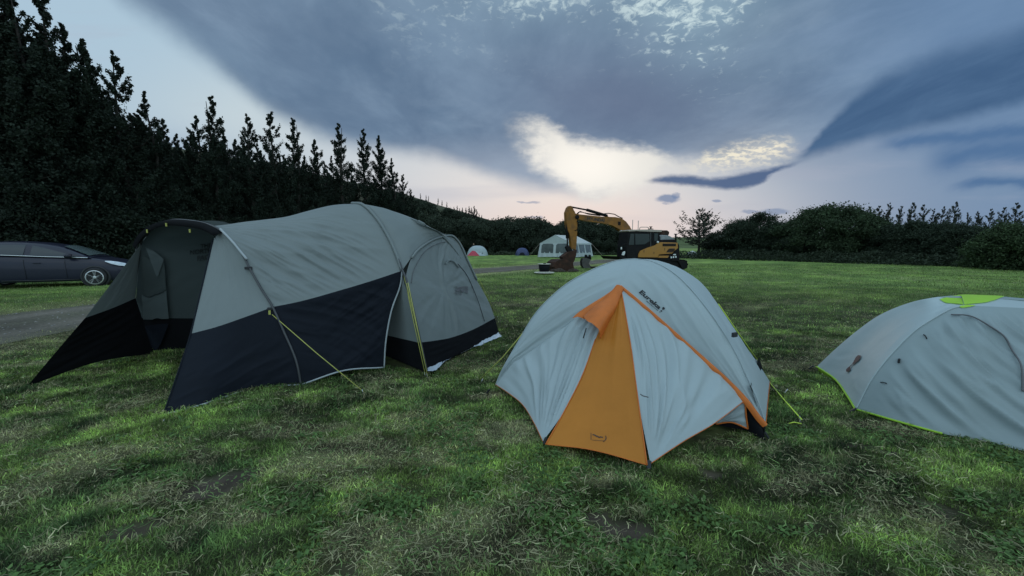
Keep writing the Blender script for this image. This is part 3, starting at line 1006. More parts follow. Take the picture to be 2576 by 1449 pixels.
# far side of the fly: roof falling to the left and the left porch wall
LBk = C4 + np.array([0.1, 0.0, 0])
split_l = [arch(337, 800), mixp(arch(337, 800), lift(LBk, 0.42), 0.5), lift(LBk, 0.42)]
_, g_side = cloth('fly_side', coons(split_l, ridge, [arch(337, 800), arch(351, 655), legL[0], arch(412, 561), ATOP], [lift(LBk, 0.42), mixp(lift(LBk, 1.45), lift(PEAK, 1.5), 0.35), PEAK], 60, 50), m_porch_shaded, big,
      lambda U, V: wrinkle(U, V, 0.6, 1.3, 8, 31, 0.015))  # same fabric as the roof, its shade carried by the darkened grey
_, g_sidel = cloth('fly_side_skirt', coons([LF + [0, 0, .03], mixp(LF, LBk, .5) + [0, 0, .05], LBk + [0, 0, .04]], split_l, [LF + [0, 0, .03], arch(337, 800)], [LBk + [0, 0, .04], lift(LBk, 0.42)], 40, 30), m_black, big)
# body: near top quarter to the right of the seam, side arch, door, floor band
SN = np.cross(C2 - C1, np.array([0, 0, 1.0])); SN /= np.linalg.norm(SN)
tilt = np.array([0.919, -0.394, 0.30])      # the side wall leans inward as it rises
def sw(px, py): return onp(px, py, C1, tilt)
sarch = [sw(1020, 706), sw(1034, 650), sw(1048, 632), sw(1068, 616), sw(1097, 600.5), sw(1131, 593.5), sw(1147, 603), sw(1160, 622), sw(1173, 651), sw(1198, 705), sw(1228, 777), sw(1256, 840)]
PK2 = mixp(C2, C4, 0.42); PK2 = lift(PK2, 1.82)
ridge2 = [PEAK, p1(909, 514), aty(955, 523, 5.2), aty(1014, 544, 5.25), aty(1072, 571, 5.2), sarch[5]]
seam_r = [J, *seamN[1:]]
cloth('fly_roof', coons([J + [0.005, 0, 0], sarch[1], sarch[2], sarch[3], sarch[4], sarch[5]], [PEAK, aty(909, 514.5, 5.15), aty(955, 523, 5.2), aty(1014, 544, 5.2), aty(1072, 571, 5.1), sarch[5]],
      seam_r, [sarch[5]], 70, 50), m_grey, big, lambda U, V: wrinkle(U, V, 0.3, 1.2, 6, 33, 0.010) - 0.03 * np.sin(np.pi * U) * np.sin(np.pi * V))
BK = mixp(C3, C4, 0.5)
cloth('fly_back', coons([sarch[11], sarch[9], sarch[8], sarch[7], sarch[5]], [PEAK] , [sarch[11], mixp(C2, PK2, .5) + [0, .1, .5], PEAK], [sarch[5], aty(1072, 571, 5.1), aty(1014, 544, 5.2), aty(955, 523, 5.2), PEAK], 40, 40), m_grey, big)
cloth('fly_back', coons([C3, C2], [PEAK], [C3, lift(mixp(C3, PEAK, .4), 1.4), PEAK], [C2, mixp(C2, PK2, .5) + [0, .1, .5], PEAK], 30, 30), m_grey, big)
cloth('fly_back', coons([C4, C3], [PEAK], [C4, lift(mixp(C4, PEAK, .4), 1.4), PEAK], [C3, lift(mixp(C3, PEAK, .4), 1.4), PEAK], 30, 30), m_grey, big)
# side door wall under the arch
band_t = [sw(1054, 862), sw(1100, 856), sw(1139, 848), sw(1190, 829), sw(1245, 800)]
band_b = [sw(1070, 936), sw(1105, 917), sw(1150, 893), sw(1205, 866), sw(1256, 842)]
larch = [sw(1054, 862), sw(1030, 760), sw(1020, 706), *sarch[1:6]]
rarch = [sw(1245, 800), sw(1228, 757), sw(1198, 702), sw(1173, 650), sw(1158, 620), sw(1146, 604), sarch[5]]


def door_wr(U, V):
    d = 0.014 * np.exp(-((U - 0.42 - 0.03 * np.sin(9 * V)) / 0.02) ** 2) * sst(V, 0.75, 0.6)
    r = fbm(np.hypot(U - 0.45, V - 0.5) * 1.5, np.arctan2(V - 0.35, U - 0.42) * 6, 41, 3)
    return d + (1 - np.abs(2 * r - 1)) * 0.018 - 0.01 + wrinkle(U, V, -0.5, 1.5, 9, 42, 0.022)
_, g_door = cloth('side_wall', coons(band_t, [sarch[5]], larch, rarch, 80, 80), m_grey, big, door_wr)
cloth('floor_band', coons(band_b, band_t, [band_b[0], band_t[0]], [band_b[-1], band_t[-1]], 60, 16), m_black, big, lambda U, V: wrinkle(U, V, 0.1, 4, 4, 43, 0.015))
# near end wall beside it
E0, E1 = gp(940, 893), lift(C1, 0.0)
E0 = C1 + (gp(972, 898) - C1) * 1.35
cloth('end_wall', coons([lift(E0, .28), lift(C1, 0.36)], [lift(mixp(C1, PEAK, .5), 1.1), J + [-.02, .02, 0]], [lift(E0, .28), lift(mixp(C1, PEAK, .5), 1.1)], [band_t[0], sw(1030, 760), J + [-.02, .02, 0]], 40, 40), m_grey, big)
cloth('floor_band', coons([lift(E0, 0.02), band_b[0]], [lift(E0, .28), band_t[0]], [lift(E0, 0.02), lift(E0, .28)], [band_b[0], band_t[0]], 30, 12), m_black, big, lambda U, V: wrinkle(U, V, 0.1, 4, 4, 44, 0.012))
# hood line of the side arch: a doubled rim
tubes('arch_rim', [rs(sarch[1:10], 40) + np.array([0.012, -0.012, 0.006])], 0.016, m_grey, big)
tubes('arch_zip_and_shadow', [rs([sw(1033, 712), sw(1041, 676), sw(1068, 632), sw(1106, 611), sw(1138, 608)], 40) + np.array([0.012, -0.012, 0.0])], 0.004, m_inkg, big)  # dark bar standing in for the shadow line just inside the hood
tubes('arch_zip_and_shadow', [rs([sw(1150, 664), sw(1173, 693), sw(1198, 750), sw(1217, 808)], 30) + np.array([0.014, -0.014, 0.0])], 0.005, m_ink, big)
tubes('door_flap_roll', [rs([sw(1118, 664), sw(1126, 655), sw(1138, 658), sw(1150, 672)], 20) + np.array([0.025, -0.03, 0])], 0.012, m_grey, big)
# inner wall at the back of the porch
IW0, IW1 = C1 + wv * 0.55 + [0, -.02, 0], C4
nI = np.array([0.394, 0.919, 0.0])
iw = lambda px, py: onp(px, py, mixp(C1, C4, 0.5), nI)
ib = [lift(iw(352, 800), 0.72), lift(iw(440, 800), 0.70), lift(iw(640, 800), 0.72)]
it = [lift(iw(352, 600), 1.55), lift(iw(440, 580), 1.78), lift(iw(560, 580), 1.80), lift(iw(640, 600), 1.55)]
_, g_inner = cloth('inner_wall', coons(ib, it, [ib[0], it[0]], [ib[-1], it[-1]], 50, 40), m_porch_shaded, big, lambda U, V: wrinkle(U, V, 1.3, 1.3, 6, 51, 0.015))
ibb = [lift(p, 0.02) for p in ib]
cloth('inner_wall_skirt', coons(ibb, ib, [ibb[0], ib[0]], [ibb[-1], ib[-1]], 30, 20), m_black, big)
# inner door half unzipped, hanging in folds against the porch wall
m_drape = mat('drape_grey_shaded', (0.085, 0.103, 0.105), rough=.7, spec=.2, vary=.06, transl=.1)  # drape colour darkened too, to carry the porch shade
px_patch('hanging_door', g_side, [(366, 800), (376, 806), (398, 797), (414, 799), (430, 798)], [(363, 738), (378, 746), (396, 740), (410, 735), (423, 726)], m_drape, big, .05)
px_patch('hanging_door', g_side, [(366, 736), (378, 744), (396, 738), (410, 733), (423, 724)], [(362, 640), (374, 646), (390, 652), (404, 655), (418, 660)], m_porch_shaded, big, .045)
px_patch('hanging_door', g_side, [(386, 655), (399, 690), (404, 690)], [(372, 616), (392, 628), (418, 650)], m_drape, big, .055)
px_patch('hanging_door_foot', g_sidel, [(386, 868), (398, 876), (410, 862)], [(368, 816), (400, 812), (430, 810)], m_navy, big, .05)
# black brow over the arch
brow = rs([arch(560, 588), arch(553, 578), arch(520, 562), arch(480, 555), arch(440, 552.8), arch(412, 558), arch(390, 570), arch(370, 588), arch(356, 612)], 60)
brow2 = brow + np.array([-0.16, -0.30, 0.0]) * 0.18 + np.array([0, 0, -0.07])
cloth('awning_brow', np.stack([brow2, (brow + brow2) / 2 + [-.03, -.05, .012], brow + [0, 0, .012]]), m_black, big)
# poles
tubes('pole', [rs(legR + top_front[1:] + legL[1:], 90) + np.array([0, -0.012, 0.006])], 0.011, m_pole, big, 8)
tubes('pole', [rs([C1 + [0, 0, .03], p1(1050, 830), p1(1022, 709.5)] + seamN, 60) + np.array([0.01, -0.016, 0.006])], 0.013, m_pole, big, 8)
tubes('pole_sleeve', [rs([p1(1010, 681)] + seamN[1:], 50) + np.array([0.006, -0.010, 0.008])], 0.02, m_grey, big, 8)
tubes('pole_sleeve', [rs([arch(624, 655), arch(605, 632), arch(586, 609), arch(557, 579)], 20) + np.array([0.0, -0.016, 0.012])], 0.012, m_pipe, big, 8)
# clips, loops and hem piping
for px, py in ((628, 674), (685, 776)):
    bm = bmesh.new(); p = arch(px, py) - off(big); box(bm, p + np.array([0, -.02, 0]), (0.07, 0.03, 0.03), 0.6, .006); bm_obj('pole_clip', bm, m_ink, big)
for px, py in ((440, 562), (392, 578), (499, 577)):
    bm = bmesh.new(); p = arch(px, py) - off(big); box(bm, p + np.array([-.035, -.075, -0.02]), (0.016, 0.014, 0.04), 0.3, .003); bm_obj('toggle', bm, m_guy, big)
tubes('hem_piping', [rs(hem, 40) + [0, -.006, 0], rs(wing_hem, 40) + [0, -.006, 0], rs(flare, 30) + [.006, -.006, 0]], 0.009, m_pipe, big)
tubes('seam_piping', [rs([PG, wing_edge(449, 940), wing_edge(482, 839), wing_edge(511, 716), FT], 40) + [-.004, -.006, 0]], 0.007, m_navy, big)
tubes('wing_pole', [rs([arch(357, 614), arch(349, 680), arch(341, 748)], 10) + [-.03, -.03, 0]], 0.010, m_pole, big)
# guy lines
for a, b in ((arch(681, 783) + [0, -.03, 0], gp(920, 992)), (p1(1012, 684) + [.02, -.03, 0], gp(1070, 945)), (p1(1022, 710) + [.03, -.04, 0], gp(1076, 948)),
             (sw(1203, 706) + [.03, -.02, 0], gp(1252, 800)), (PG + [0, 0, .0], gp(413, 1074))):
    tubes('guy_line', [[a, mixp(a, b, 0.5) - np.array([0, 0, .008]), b + [0, 0, .01]]], 0.0043, m_guy, big)
    e = np.asarray(b) - np.asarray(a); peg(big, b, -e / (np.linalg.norm(e) + 1e-6))
bm = bmesh.new(); box(bm, arch(684, 786) - off(big) + np.array([0, -.035, 0]), (0.02, 0.02, 0.06), 0.3); bm_obj('line_runner', bm, m_guy, big)
tubes('webbing', [[p1(1022, 712) + [.01, -.03, 0], p1(1047, 820) + [.012, -.03, 0], p1(1072, 930) + [.01, -.03, 0]]], 0.006, m_guy, big, 4)
# lettering inside the porch and on the side door
for t, q0, q1, qt in (('THE', (505, 623), (533, 620), (505, 612)), ('NORTH', (479, 640), (534, 634), (479, 628)), ('FACE', (497, 655), (536, 650), (497, 643))):
    write_on('lettering', g_side, t, q0, q1, qt, m_ink, big, 0.03, 0.016)


def half_dome():
    V, Fc = [], []
    for r0, r1 in ((1.0, 0.72), (0.62, 0.40), (0.30, 0.0)):
        n = 14; b0 = len(V)
        for i in range(n + 1):
            a = math.pi / 2 * i / n
            V += [(1 - r0 * math.cos(a), r0 * math.sin(a), 0), (1 - r1 * math.cos(a), r1 * math.sin(a), 0)]
        for i in range(n): Fc.append((b0 + 2 * i, b0 + 2 * i + 1, b0 + 2 * i + 3, b0 + 2 * i + 2))
    return np.array(V), Fc
hv, hf = half_dome()
hm = lambda x, y: (1146 + x * 30, 733 - y * 17 + x * 5)
mark('emblem', g_door, [[hm(*hv[k][:2]) for k in fc] for fc in hf], m_inkg, big, 0.012)
for k, t in enumerate(('THE', 'NORTH', 'FACE')):
    write_on('lettering', g_door, t, (1143, 726 + 7 * k), (1160, 729 + 7 * k), (1143, 720.5 + 7 * k), m_inkg, big, 0.02, 0.014)

# groundsheet poking out under the side wall
gs = link('groundsheet', None) if False else None
a = coons([gp(1062, 930, .02), gp(1090, 938, .012), gp(1120, 912, .012), gp(1170, 884, .012), gp(1215, 868, .012), gp(1262, 848, .012)],
          [gp(1066, 915, .03), gp(1110, 895, .04), gp(1180, 868, .04), gp(1252, 838, .04)], [gp(1062, 930, .02), gp(1066, 915, .03)], [gp(1262, 848, .012), gp(1252, 838, .04)], 90, 14)
t_, _ = cloth('groundsheet', a, m_tarp, None, lambda U, V: wrinkle(U, V, 0.9, 9, 14, 61, 0.035) + 0.012, False)
tag(t_, 'crumpled white groundsheet poking out under the side wall of the big grey tent', 'groundsheet')
KEEP_OUT.append([tuple(p[:2]) for p in (C1 + [-.02, .02, 0], C2, C3, C4, C1 + wv * .6)])

# ---- the pale dome tent with the orange door
FL, FR = gp(1238, 990), gp(1926, 1100)
uo = (FR - FL) / np.linalg.norm(FR - FL); vo = np.array([-uo[1], uo[0], 0.0])
BR = gp(1938, 972); BL = FL + (BR - FR)
ctr = (FL + FR + BL + BR) / 4
dome = thing('dome_tent', 'pale grey dome tent with an orange zipped door facing the camera', 'tent', (ctr[0], ctr[1], 0))
P = aty(1596, 651, ctr[1])
zf = 0.07
plL = lambda px, py: vpl(px, py, FL, P)
plR = lambda px, py: vpl(px, py, FR, P)
plB = lambda px, py: vpl(px, py, BR, P)
poleFL = [plL(1247, 967), plL(1265, 926), plL(1300, 865), plL(1344, 792), plL(1393, 740), plL(1442, 703), plL(1506, 671), plL(1555, 655), P]
poleFR = [plR(1925, 1068), plR(1905, 1010), plR(1876, 945), plR(1847, 884), plR(1798, 805), plR(1740, 731), plR(1690, 684), plR(1640, 658), P]
poleBR = [plB(1936, 959), plB(1907, 914), plB(1871, 865), plB(1815, 784), plB(1770, 719), plB(1721, 683), plB(1669, 662.5), P]
poleBL = [BL + (np.array([q[0], q[1], 0]) - np.array([poleFR[0][0], poleFR[0][1], 0])) @ np.array([[1, 0, 0], [0, 1, 0], [0, 0, 0]]) for q in poleFR]
poleBL = [lift(mixp(BL, P, np.linalg.norm((q - poleFR[0])[:2]) / np.linalg.norm((P - poleFR[0])[:2])), q[2]) for q in poleFR]
D = aty(1561, 719, ctr[1] - 0.33)
seamL = [poleFL[0], vpl(1287, 916, FL, D), vpl(1316, 896, FL, D), vpl(1376, 852, FL, D), vpl(1446, 801, FL, D), vpl(1508, 756, FL, D), D]
bandR = [poleFR[0], vpl(1905, 1044, FR, D), vpl(1876, 1005, FR, D), vpl(1836, 963, FR, D), vpl(1790, 920, FR, D), vpl(1717, 855, FR, D), vpl(1640, 786, FR, D), vpl(1595, 747, FR, D), D]
crest = [D, mixp(D, P, 0.5) + [0, -0.03, 0.035], P]
wr_top = lambda sd, a: (lambda U, V: wrinkle(U, V, a, 1.4, 5, sd, 0.018) + 0.02 * np.sin(np.pi * U) * np.sin(np.pi * V))
_, g_eu = cloth('fly_panel', coons(bandR, poleFR, [poleFR[0]], crest, 70, 40), m_pale, dome, wr_top(71, 0.7))
cloth('fly_panel', coons(seamL, poleFL, [seamL[0]], crest, 70, 40), m_pale, dome, wr_top(72, -0.5))
cloth('fly_panel', coons([poleFR[0], mixp(poleFR[0], poleBR[0], .5) + [0, 0, .05], poleBR[0]], [P], poleFR, poleBR, 40, 60), m_pale, dome, wr_top(73, 1.2))
cloth('fly_panel', coons([poleBL[0], poleFL[0]], [P], poleBL, poleFL, 40, 60), m_pale, dome, wr_top(74, 1.2))
cloth('fly_panel', coons([poleBR[0], mixp(poleBR[0], poleBL[0], .5) + vo * 0.5, poleBL[0]], [P], poleBR, poleBL, 40, 60), m_pale, dome, wr_top(75, 1.2))
A, B = gp(1373, 1117, 0.03), gp(1628, 1169, 0.03)
pa = lambda px, py: vpl(px, py, A, D)
pb = lambda px, py: vpl(px, py, B, D)
edgeA = [A, pa(1421, 1032), pa(1466, 942), pa(1498, 853), pa(1530, 785), D]
edgeB = [B, pb(1606, 1011), pb(1588, 877), pb(1572, 780), D]
hemL = [poleFL[0], gp(1283, 991, .09), gp(1316, 1019, .07), gp(1344, 1064, .05), gp(1366, 1110, .02)]


def fan(cu, cv, seed, amp, k):
    def f(U, V):
        r = np.hypot(U - cu, V - cv); a = np.arctan2(V - cv, (U - cu) + 1e-6)
        n = fbm(r * 1.2 + 2, a * k, seed, 2)
        return ((1 - np.abs(2 * n - 1)) ** 1.4 - 0.45) * amp * sst(r, 0.02, 0.25)
    return f
fL = fan(1.02, -0.05, 81, 0.046, 9)
cloth('vestibule_panel', coons(hemL, [D], seamL, [hemL[-1]] + edgeA[1:], 110, 110), m_pale, dome, lambda U, V: fL(U, V) * sst(V, 0.98, 0.55))
_, g_or = cloth('door_panel', coons([A, mixp(A, B, .5) + [0, .03, 0.012], B], [D], edgeA, edgeB, 60, 90), m_orange, dome,
                lambda U, V: wrinkle(U, V, 0.25, 1.6, 7, 83, 0.022) * sst(V, 0.45, 0.05) + wrinkle(U, V, 1.45, 1.3, 5, 84, 0.008))
K = vpl(1876, 1005, FR, D)
hemR = [gp(1636, 1166, .015), vpl(1721, 1109, B, K), vpl(1798, 1064, B, K), K]
fR = fan(-0.03, -0.03, 85, 0.052, 8)
upB = [gp(1636, 1166, .015)] + edgeB[1:]
cloth('vestibule_panel', coons(hemR, [D], upB, bandR[2:], 110, 110), m_pale, dome, lambda U, V: fR(U, V) * sst(V, 0.9, 0.4))
# orange zip flap running down to the right, and the corner it ends in
b1 = rs(bandR, 60); fn = -vo
nrm = np.cross(np.gradient(b1, axis=0), fn); nrm /= np.linalg.norm(nrm, axis=1, keepdims=True)
if nrm[30, 2] > 0: nrm = -nrm
wob = (fbm(np.linspace(0, 22, 61), np.zeros(61), 91, 2) - 0.5)[:, None]
w_ = (0.016 + 0.018 * np.linspace(1, 0.25, 61))[:, None]
strip = np.stack([b1 - nrm * w_ * 0.5 + fn * 0.012, b1 + fn * (0.030 + 0.012 * wob) + nrm * wob * 0.01, b1 + nrm * (w_ * 0.85 + wob * 0.014) + fn * (0.022 + 0.02 * wob)])
cloth('zip_flap', strip, m_trim, dome)
# folded back top of the door
fl = [D + fn * 0.02, aty(1515, 753, 3.25), aty(1462, 788, 3.08), aty(1446, 803, 3.02)]
fr_ = [D + fn * 0.02, pa(1545, 775) + fn * .02, pa(1520, 815) + fn * .03, pa(1502, 849) + fn * .03]
fl = [D + fn * 0.02, vpl(1515, 753, FL, D) + fn * .03, vpl(1462, 790, FL, D) + fn * .05, vpl(1447, 802, FL, D) + fn * .05]
cloth('door_fold', coons([fl[0]], [fl[-1], vpl(1470, 797, FL, D) + fn * .09, vpl(1487, 800, FL, D) + fn * .12, pa(1496, 822) + fn * .07, fr_[-1]], fl, fr_, 30, 40), m_trim, dome,
      lambda U, V: 0.035 + 0.045 * np.sin(np.pi * U) ** 2 * V, False)
tubes('zip_pull', [[pa(1478, 822) + fn * .05, pa(1470, 848) + fn * .04]], 0.005, m_ink, dome)
# dark inner tent under the fly at the right-hand corner
ia, ic = mixp(FL, FR, 0.05) + vo * .12, mixp(FL, FR, 1.0) + vo * .02
cloth('inner_tent', coons([lift(ia, .02), lift(ic, .02)], [lift(ia, .35) + vo * .1, lift(ic, .38) - uo * .12 + vo * .06], [lift(ia, .02), lift(ia, .35) + vo * .1], [lift(ic, .02), lift(ic, .38) - uo * .12 + vo * .06], 30, 12), m_black, dome)
cloth('inner_tent', coons([lift(ic, .02), lift(BR, .03) - uo * .03], [lift(ic, .38) - uo * .12, lift(BR, .3) - uo * .12], [lift(ic, .02), lift(ic, .38) - uo * .12], [lift(BR, .03) - uo * .03, lift(BR, .3) - uo * .12], 20, 10), m_black, dome)
kk = lambda px, py: vpl(px, py, lift(FL, 0) + vo * 0.02, lift(FR, 0) + vo * 0.02)
cloth('inner_flap', coons([kk(1800, 1066), kk(1840, 1062), kk(1881, 1078)], [kk(1800, 1055), kk(1874, 1004)], [kk(1800, 1066), kk(1800, 1055)], [kk(1881, 1078), kk(1874, 1004)], 20, 16), m_pale, dome, wr_top(95, .4))
tubes('flap_trim', [rs([kk(1800, 1066), kk(1840, 1062), kk(1881, 1078)], 20) + fn * .006, rs([kk(1881, 1078), kk(1876, 1040), kk(1874, 1004)], 20) + fn * .006], 0.006, m_trim, dome)
cloth('corner_foot', coons([gp(1884, 1090, .0), gp(1928, 1110, 0)], [kk(1880, 1010), plR(1912, 1060)], [gp(1884, 1090), kk(1880, 1010)], [gp(1928, 1110), plR(1912, 1060)], 8, 8), m_black, dome)
# orange hems
tubes('hem_trim', [rs(hemL, 30) + fn * .004, rs(hemR, 30) + fn * .004, rs([A, mixp(A, B, .5) + [0, .03, .012], B], 24) + fn * .004, rs([poleFR[0], mixp(poleFR[0], poleBR[0], .5) + [0, 0, .05], poleBR[0]], 20) + uo * .004], 0.0026, m_trim, dome)
tubes('seam_trim', [rs(edgeB, 40) + fn * .005, rs(edgeA[:4], 30) + fn * .005], [0.0058] * 1 if False else 0.0045, m_trim, dome)
tubes('pole_seam', [rs(poleFR, 60) + [0.002, -.004, 0.001], rs(poleFL, 60) + [0, -.004, .001], rs(seamL, 50) + fn * .003], 0.0045, m_pale, dome)
# webbing feet
for p, dr_ in ((gp(1226, 992), -uo), (gp(1932, 1106), uo), (gp(1632, 1182), -vo), (gp(1369, 1120), -vo * .6 - uo * .4), (lift(BR, 0), uo)):
    q = p - off(dome); bm = bmesh.new(); box(bm, (0, 0, 0), (0.05, 0.028, 0.012), 0, .004)
    o_ = bm_obj('peg_loop', bm, m_ink, dome); o_.location = tuple(q + np.array([0, 0, .032]) - dr_ * 0.01); o_.rotation_euler = (.2, 1.0, math.atan2(dr_[1], dr_[0]))
bm = bmesh.new(); box(bm, plR(1833, 843) - off(dome) + np.array([0.03, -.03, 0.01]), (0.05, .02, .035), .5); bm_obj('clip', bm, m_ink, dome)
for px, py in ((1463, 962), (1611, 989)):
    q = (pa(px, py) if px < 1500 else pb(px, py)) + fn * .02
    tubes('toggle_loop', [[q, q + uo * .02 + [0, 0, -.01], q + uo * .055 + [0, 0, -.014]]], 0.004, m_inkg, dome)
for a, b, mm in ((plL(1322, 830), gp(1208, 962), m_guy), (plB(1936, 962), gp(2016, 1066), m_guyl), (plB(1800, 765) + [.03, 0, 0], gp(1905, 912), m_guyl)):
    tubes('guy_line', [[a, mixp(a, b, .5) + np.array([0, 0, .012 if mm is m_guyl else -.008]), b + [0, 0, .035]]], 0.0055, mm, dome)
    e = b - a; peg(dome, b, -e / np.linalg.norm(e))
tubes('guy_line', [[gp(2016, 1066, .02), gp(1998, 1062, .03), gp(1982, 1066, .015)]], 0.0042, m_guyl, dome)
tubes('peg_strap', [[plB(1936, 962), gp(1968, 990)]], 0.006, m_ink, dome)
peg(dome, gp(1968, 990), (1, 0))
# print on the fly
e5 = lambda x, y: (1584.5 + .07937 * x, 702.8 + .0794 * y)
write_on('lettering', g_eu, 'Eureka', e5(286, 414), e5(920, 956), e5(392, 338), m_ink, dome, 0.04)
mark('lettering', g_eu, [[e5(*q) for q in ((1030, 960), (1028, 900), (1045, 880), (1075, 874), (1100, 895), (1112, 928), (1100, 950), (1050, 965), (1018, 975))],
                         blob(*e5(998, 1000), 2.3, 1.9, .6), blob(*e5(955, 1034), 1.3, 1.1)], m_ink, dome)
mark('small_print', g_eu, [stroke(*e5(530, 684), *e5(590, 742), 1.7), stroke(*e5(600, 750), *e5(660, 797), 1.0), stroke(*e5(668, 800), *e5(705, 830), 1.8), stroke(*e5(712, 842), *e5(760, 884), 1.1), stroke(*e5(768, 892), *e5(895, 992), 1.0)], m_ink, dome)
o5 = lambda x, y: (1182 + .4056 * x, 626 + .4056 * y)
mark('small_print', g_or, [stroke(*o5(752, 1142), *o5(752, 1185), 1.2), stroke(*o5(762, 1152), *o5(775, 1156), 2.6), stroke(*o5(776, 1156), *o5(790, 1166), 2.8), stroke(*o5(790, 1162), *o5(806, 1172), 2.4), stroke(*o5(806, 1166), *o5(826, 1170), 2.4),
                           stroke(*o5(758, 1186), *o5(830, 1192), .8), stroke(*o5(842, 1160), *o5(846, 1174), 1.8), stroke(*o5(846, 1174), *o5(840, 1188), 2.2), stroke(*o5(840, 1188), *o5(828, 1196), 1.6)], m_ink, dome)
KEEP_OUT.append([tuple(p[:2]) for p in (FL + uo * .1 + vo * .1, A + vo * .12 + uo * .1, B + vo * .15, FR + vo * .1 - uo * .15, BR - uo * .05, BL)])

# ---- the low grey tent with the lime top at the right edge
F3, B3 = gp(2152, 1034), gp(2050, 934)
v3 = (B3 - F3) / np.linalg.norm(B3 - F3); u3 = np.array([v3[1], -v3[0], 0.0])
G3, H3 = F3 + u3 * 2.15, B3 + u3 * 2.15
c3 = (F3 + B3 + G3 + H3) / 4
low = thing('dome_tent', 'low grey tent with a lime green roof patch and lime hem', 'tent', (c3[0], c3[1], 0))
A3 = aty(2425, 768, c3[1] - 0.06)
Pk3 = A3
pf = lambda px, py: vpl(px, py, F3, A3)
pg3 = lambda px, py: vpl(px, py, B3, A3 + u3 * 0.02)
poleF = [pf(2152, 1029), pf(2192, 953), pf(2241.6, 889.6), pf(2298, 833), pf(2351, 798), pf(2390, 777), A3]
poleB = [pg3(2055, 922), pg3(2097, 882), pg3(2150, 836.5), pg3(2210, 794), pg3(2280, 764), pg3(2345, 749)]
T3 = aty(2415, 742, c3[1] + 0.22); poleB.append(T3)
mir = lambda q: q - 2 * np.dot(q - c3, u3) * u3
mF, mB = [mir(q) for q in poleF], [mir(q) for q in poleB]
ridgeF = [A3, aty(2470, 757, c3[1] - .1), mF[-1]]
rb = [T3, aty(2470, 741.5, c3[1] + .1), mB[-1]]
hem3 = [poleB[0], gp(2100.5, 953, .05), gp(2132, 995.4, .045), poleF[0]]
cloth('fly_panel', coons(hem3, [T3, A3], poleB, poleF, 40, 70), m_stone, low, lambda U, V: wrinkle(U, V, 0.25, 1.5, 10, 101, 0.012) * sst(V, 0.4, 0.05) + wrinkle(U, V, 1.4, 1.2, 4, 102, 0.010))
cloth('fly_panel', coons([A3, mF[-1]], [T3, mB[-1]], [A3, mixp(A3, T3, .5) + [0, 0, .012], T3], [mF[-1], mB[-1]], 40, 20), m_stone, low)
cloth('fly_panel', coons([mir(q) for q in hem3], [mB[-1], mF[-1]], mB, mF, 30, 40), m_stone, low)
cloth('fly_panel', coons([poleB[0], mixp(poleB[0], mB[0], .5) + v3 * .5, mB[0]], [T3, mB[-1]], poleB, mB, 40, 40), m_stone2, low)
V3 = gp(2640, 1150, .02)
hemv = [poleF[0], gp(2255.7, 1059, .035), gp(2368.6, 1090, .03), gp(2480, 1112, .02), V3]
zipc = [aty(2470, 757, c3[1] - .1), A3]


def wr3(U, V):
    a = fbm((U - 0.6 * V) * 0.9 + 2, (V + 0.62 * U) * 10 + 3, 105, 3)
    return ((1 - np.abs(2 * a - 1)) ** 2 - 0.4) * 0.058 * sst(U, 0.02, 0.35) * sst(V, 1.0, 0.7)
V3t = mixp(A3, mF[-1], 0.6)
vest = [V3, mixp(V3, V3t, .4) - v3 * .1, mixp(V3, V3t, .75) - v3 * .06, V3t]
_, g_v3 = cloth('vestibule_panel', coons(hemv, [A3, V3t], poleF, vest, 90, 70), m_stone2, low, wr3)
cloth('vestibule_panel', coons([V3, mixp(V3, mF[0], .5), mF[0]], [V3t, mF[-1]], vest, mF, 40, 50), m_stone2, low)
# lime roof patch either side of the ridge
gside = coons(hem3, [T3, A3], poleB, poleF, 40, 70)
gtop = coons([A3, mF[-1]], [T3, mB[-1]], [A3, mixp(A3, T3, .5) + [0, 0, .012], T3], [mF[-1], mB[-1]], 40, 20)
px_patch('lime_panel', gside, [(2363, 754), (2379, 763), (2409, 766), (2424, 767.5)], [(2366, 753), (2390, 747.5), (2412, 743.5), (2416, 743)], m_lime, low)
px_patch('lime_panel', gtop, [(2425, 767.5), (2474, 763), (2500, 757)], [(2416, 743), (2470, 743), (2527, 747)], m_lime, low)
px_patch('lime_panel', g_v3, [(2410, 767.5), (2418, 775.5), (2439, 773.5)], [(2426, 768.5), (2445, 767), (2474, 764.5)], m_lime, low)
# door zip, hem, loops
nn = gnormal(g_v3)
zuv = sheet_uv(g_v3, [(2393, 794), (2418, 796.5), (2439, 801), (2466, 810), (2492, 822.5), (2510, 833), (2524, 846), (2536, 864), (2545, 882.5), (2554, 903), (2562, 925), (2570, 952), (2577, 985)])
zi = [(min(70, int(round(b_ * 70))), min(90, int(round(a_ * 90)))) for a_, b_ in zuv]
tubes('door_zip', [rs([g_v3[q] + nn[q] * .016 for q in zi[::2]], 60)], 0.006, m_inkg, low)
tubes('pole_seam', [rs(poleF, 60) + [-.003, -.006, 0]], 0.006, m_stone, low)
tubes('lime_piping', [rs(hem3, 30) + [-.006, -.004, 0], rs(hemv[:3], 30) + [0, -.006, 0]], 0.009, m_lime, low)
hin = [q + u3 * .05 + np.array([0, 0, -.035]) for q in hem3]
cloth('lime_hem', np.stack([rs(hin, 30) + np.array([-.045, -.02, -.02]), rs(hem3, 30)]), m_lime, low)
